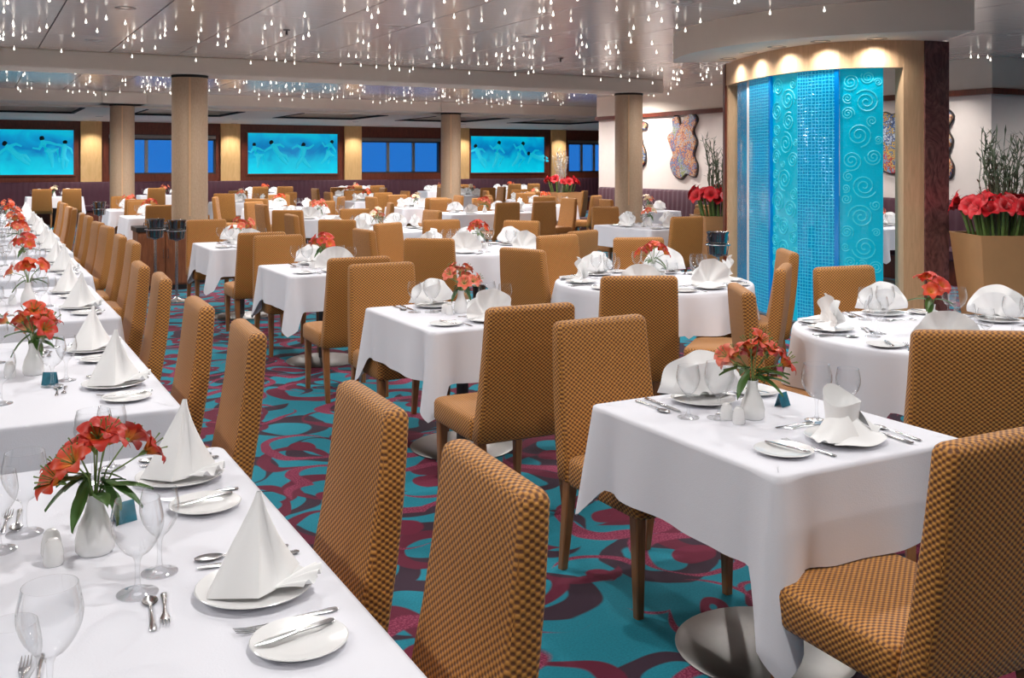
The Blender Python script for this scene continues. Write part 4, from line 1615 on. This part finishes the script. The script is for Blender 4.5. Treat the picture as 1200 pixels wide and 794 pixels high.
def planter(x, y, rz, wd, h, label, seed, nfl, nbr, mat='bamboo', bh=1.0):
    q = random.Random(seed)
    e = tag(empty('flower_planter', (x, y, 0), rz), label, 'planter', 'planters of red flowers')
    part('pot', tapered_pot(wd * .68, wd, h).mesh('pot', 'pot_tan', True, 30), e)
    part('soil', MB().box(-wd / 2 + .03, wd / 2 - .03, -wd / 2 + .03, wd / 2 - .03, h - .06, h - .03).mesh('soil', 'soil', False), e)
    k = 0
    for i in range(nfl):
        a = 2.4 * i
        rr = (wd * .56) * math.sqrt((i + .5) / nfl)
        fx, fy = rr * math.cos(a), rr * math.sin(a)
        fh = h + q.uniform(.16, .27) + .05 * (1 - rr / (wd * .6))
        part('stem', MB().tube([(fx * .72, fy * .72, h - .05), (fx * .92, fy * .92, fh - .05), (fx, fy, fh - .01)], [.013, .012, .010], 7).mesh('stem', 'stem_green'), e)
        d = Vector((fx * 2.4 + q.uniform(-.4, .4), fy * 2.4 + q.uniform(-.4, .4), .55))
        bl = part('blossom', am_core, e, (fx, fy, fh), orient(d.normalized()), None)
        for j in range(6):
            part('petal', am_pet, bl, (0, 0, 0), (0, 0, R(60 * j)), None)
    for i in range(nbr):
        part('branch', branch_mesh(q, bh * q.uniform(.7, 1.0), mat, True), e, (0, 0, h - .04))
    return e


planter(8.02, 5.72, R(-28), .62, .98, 'tan planter of red amaryllis right of the dark burl post', 1, 36, 34, 'bamboo', .92)
planter(8.3, 9.8, R(-20), .60, .95, 'tan planter of red amaryllis left of the blue glass', 2, 26, 24, 'bamboo', 1.0)
planter(11.35, 18.6, 0, .65, .98, 'distant tan planter of red flowers at the wall end', 3, 18, 16, 'pale_twig', 1.0)

# ------------------------------------------------------------------ wine bucket stands and service cabinet
foot_m = MB().lathe([(.001, 0), (.15, 0), (.155, .008), (.05, .03), (.018, .05), (.016, .06)], 28).mesh('foot', 'steel')
pole_m = MB().lathe([(.016, .05), (.016, .70), (.05, .72)], 12).mesh('pole', 'steel')
rack_m = MB()
for k in range(24):
    pass
rack_m.tube([(.115 * math.cos(i * math.pi / 12), .115 * math.sin(i * math.pi / 12),   .82) for i in range(25)], .007, 6)
for k in range(4):
    a = k * math.pi / 2 + .4
    rack_m.tube([(.03 * math.cos(a), .03 * math.sin(a), .715), (.10 * math.cos(a), .10 * math.sin(a), .725), (.115 * math.cos(a), .115 * math.sin(a), .82)], .005, 5)
rack_m = rack_m.mesh('ring_holder', 'steel')
bucket_m = MB().lathe([(.001, 0), (.075, 0), (.08, .01), (.098, .19), (.108, .21), (.108, .218), (.10, .216), (.093, .19), (.075, .012), (.001, .012)], 32).mesh('bucket', 'bucket_steel')
knob_m = MB().tube([(0, 0, 0), (.03, 0, .005), (.034, 0, -.03), (.03, 0, -.045)], .006, 6).mesh('handle', 'steel')


def bucket_stand(x, y, which, h=0.0):
    e = tag(empty('bucket_stand', (x, y, 0)), 'slim chrome wine bucket stand ' + which, 'stand', 'wine bucket stands')
    part('foot', foot_m, e)
    part('pole', pole_m, e)
    part('ring_holder', rack_m, e)
    b2 = tag(empty('ice_bucket', (x, y, .728)), 'steel wine bucket held in the stand ' + which, 'bucket', 'steel wine buckets')
    part('bucket_body', bucket_m, b2)
    for s in (0, 1):
        part('handle', knob_m, b2, (.098 if not s else -.098, 0, .17), (0, 0, math.pi * s))


bs = pix(178, 333, 0.0)
bucket_stand(*pix(182, 350, 0), 'left of the pair before the cabinet')
bucket_stand(*pix(207, 353, 0), 'right of the pair before the cabinet')
bucket_stand(1.95, 18.4, 'standing alone behind the left row')
bucket_stand(*pixd(841, 9.6), 'beside the blue water wall')
cx_, cy_ = 2.2, 13.4
e = tag(empty('service_cabinet', (cx_, cy_, 0)), 'low brown wood service cabinet with black top before the column', 'cabinet')
part('body', MB().bevbox(-.36, .30, -.22, .22, .06, .74, .006).mesh('body', 'cabinet_wood', False), e)
part('top', MB().bevbox(-.38, .32, -.24, .24, .74, .80, .006).mesh('top', 'black', False), e)
part('plinth', MB().box(-.34, .28, -.20, .20, 0, .06).mesh('plinth', 'black', False), e)
for k in (0, 1):
    dd = part('door', MB().bevbox(-.355 + .33 * k, -.035 + .33 * k, -.238, -.22, .08, .72, .004).mesh('door', 'cabinet_wood', False), e)
    part('handle', MB().tube([(-.06 + .06 * k, -.24, .40), (-.06 + .06 * k, -.26, .41), (-.06 + .06 * k, -.26, .52), (-.06 + .06 * k, -.24, .53)], .005, 6).mesh('handle', 'steel'), dd)
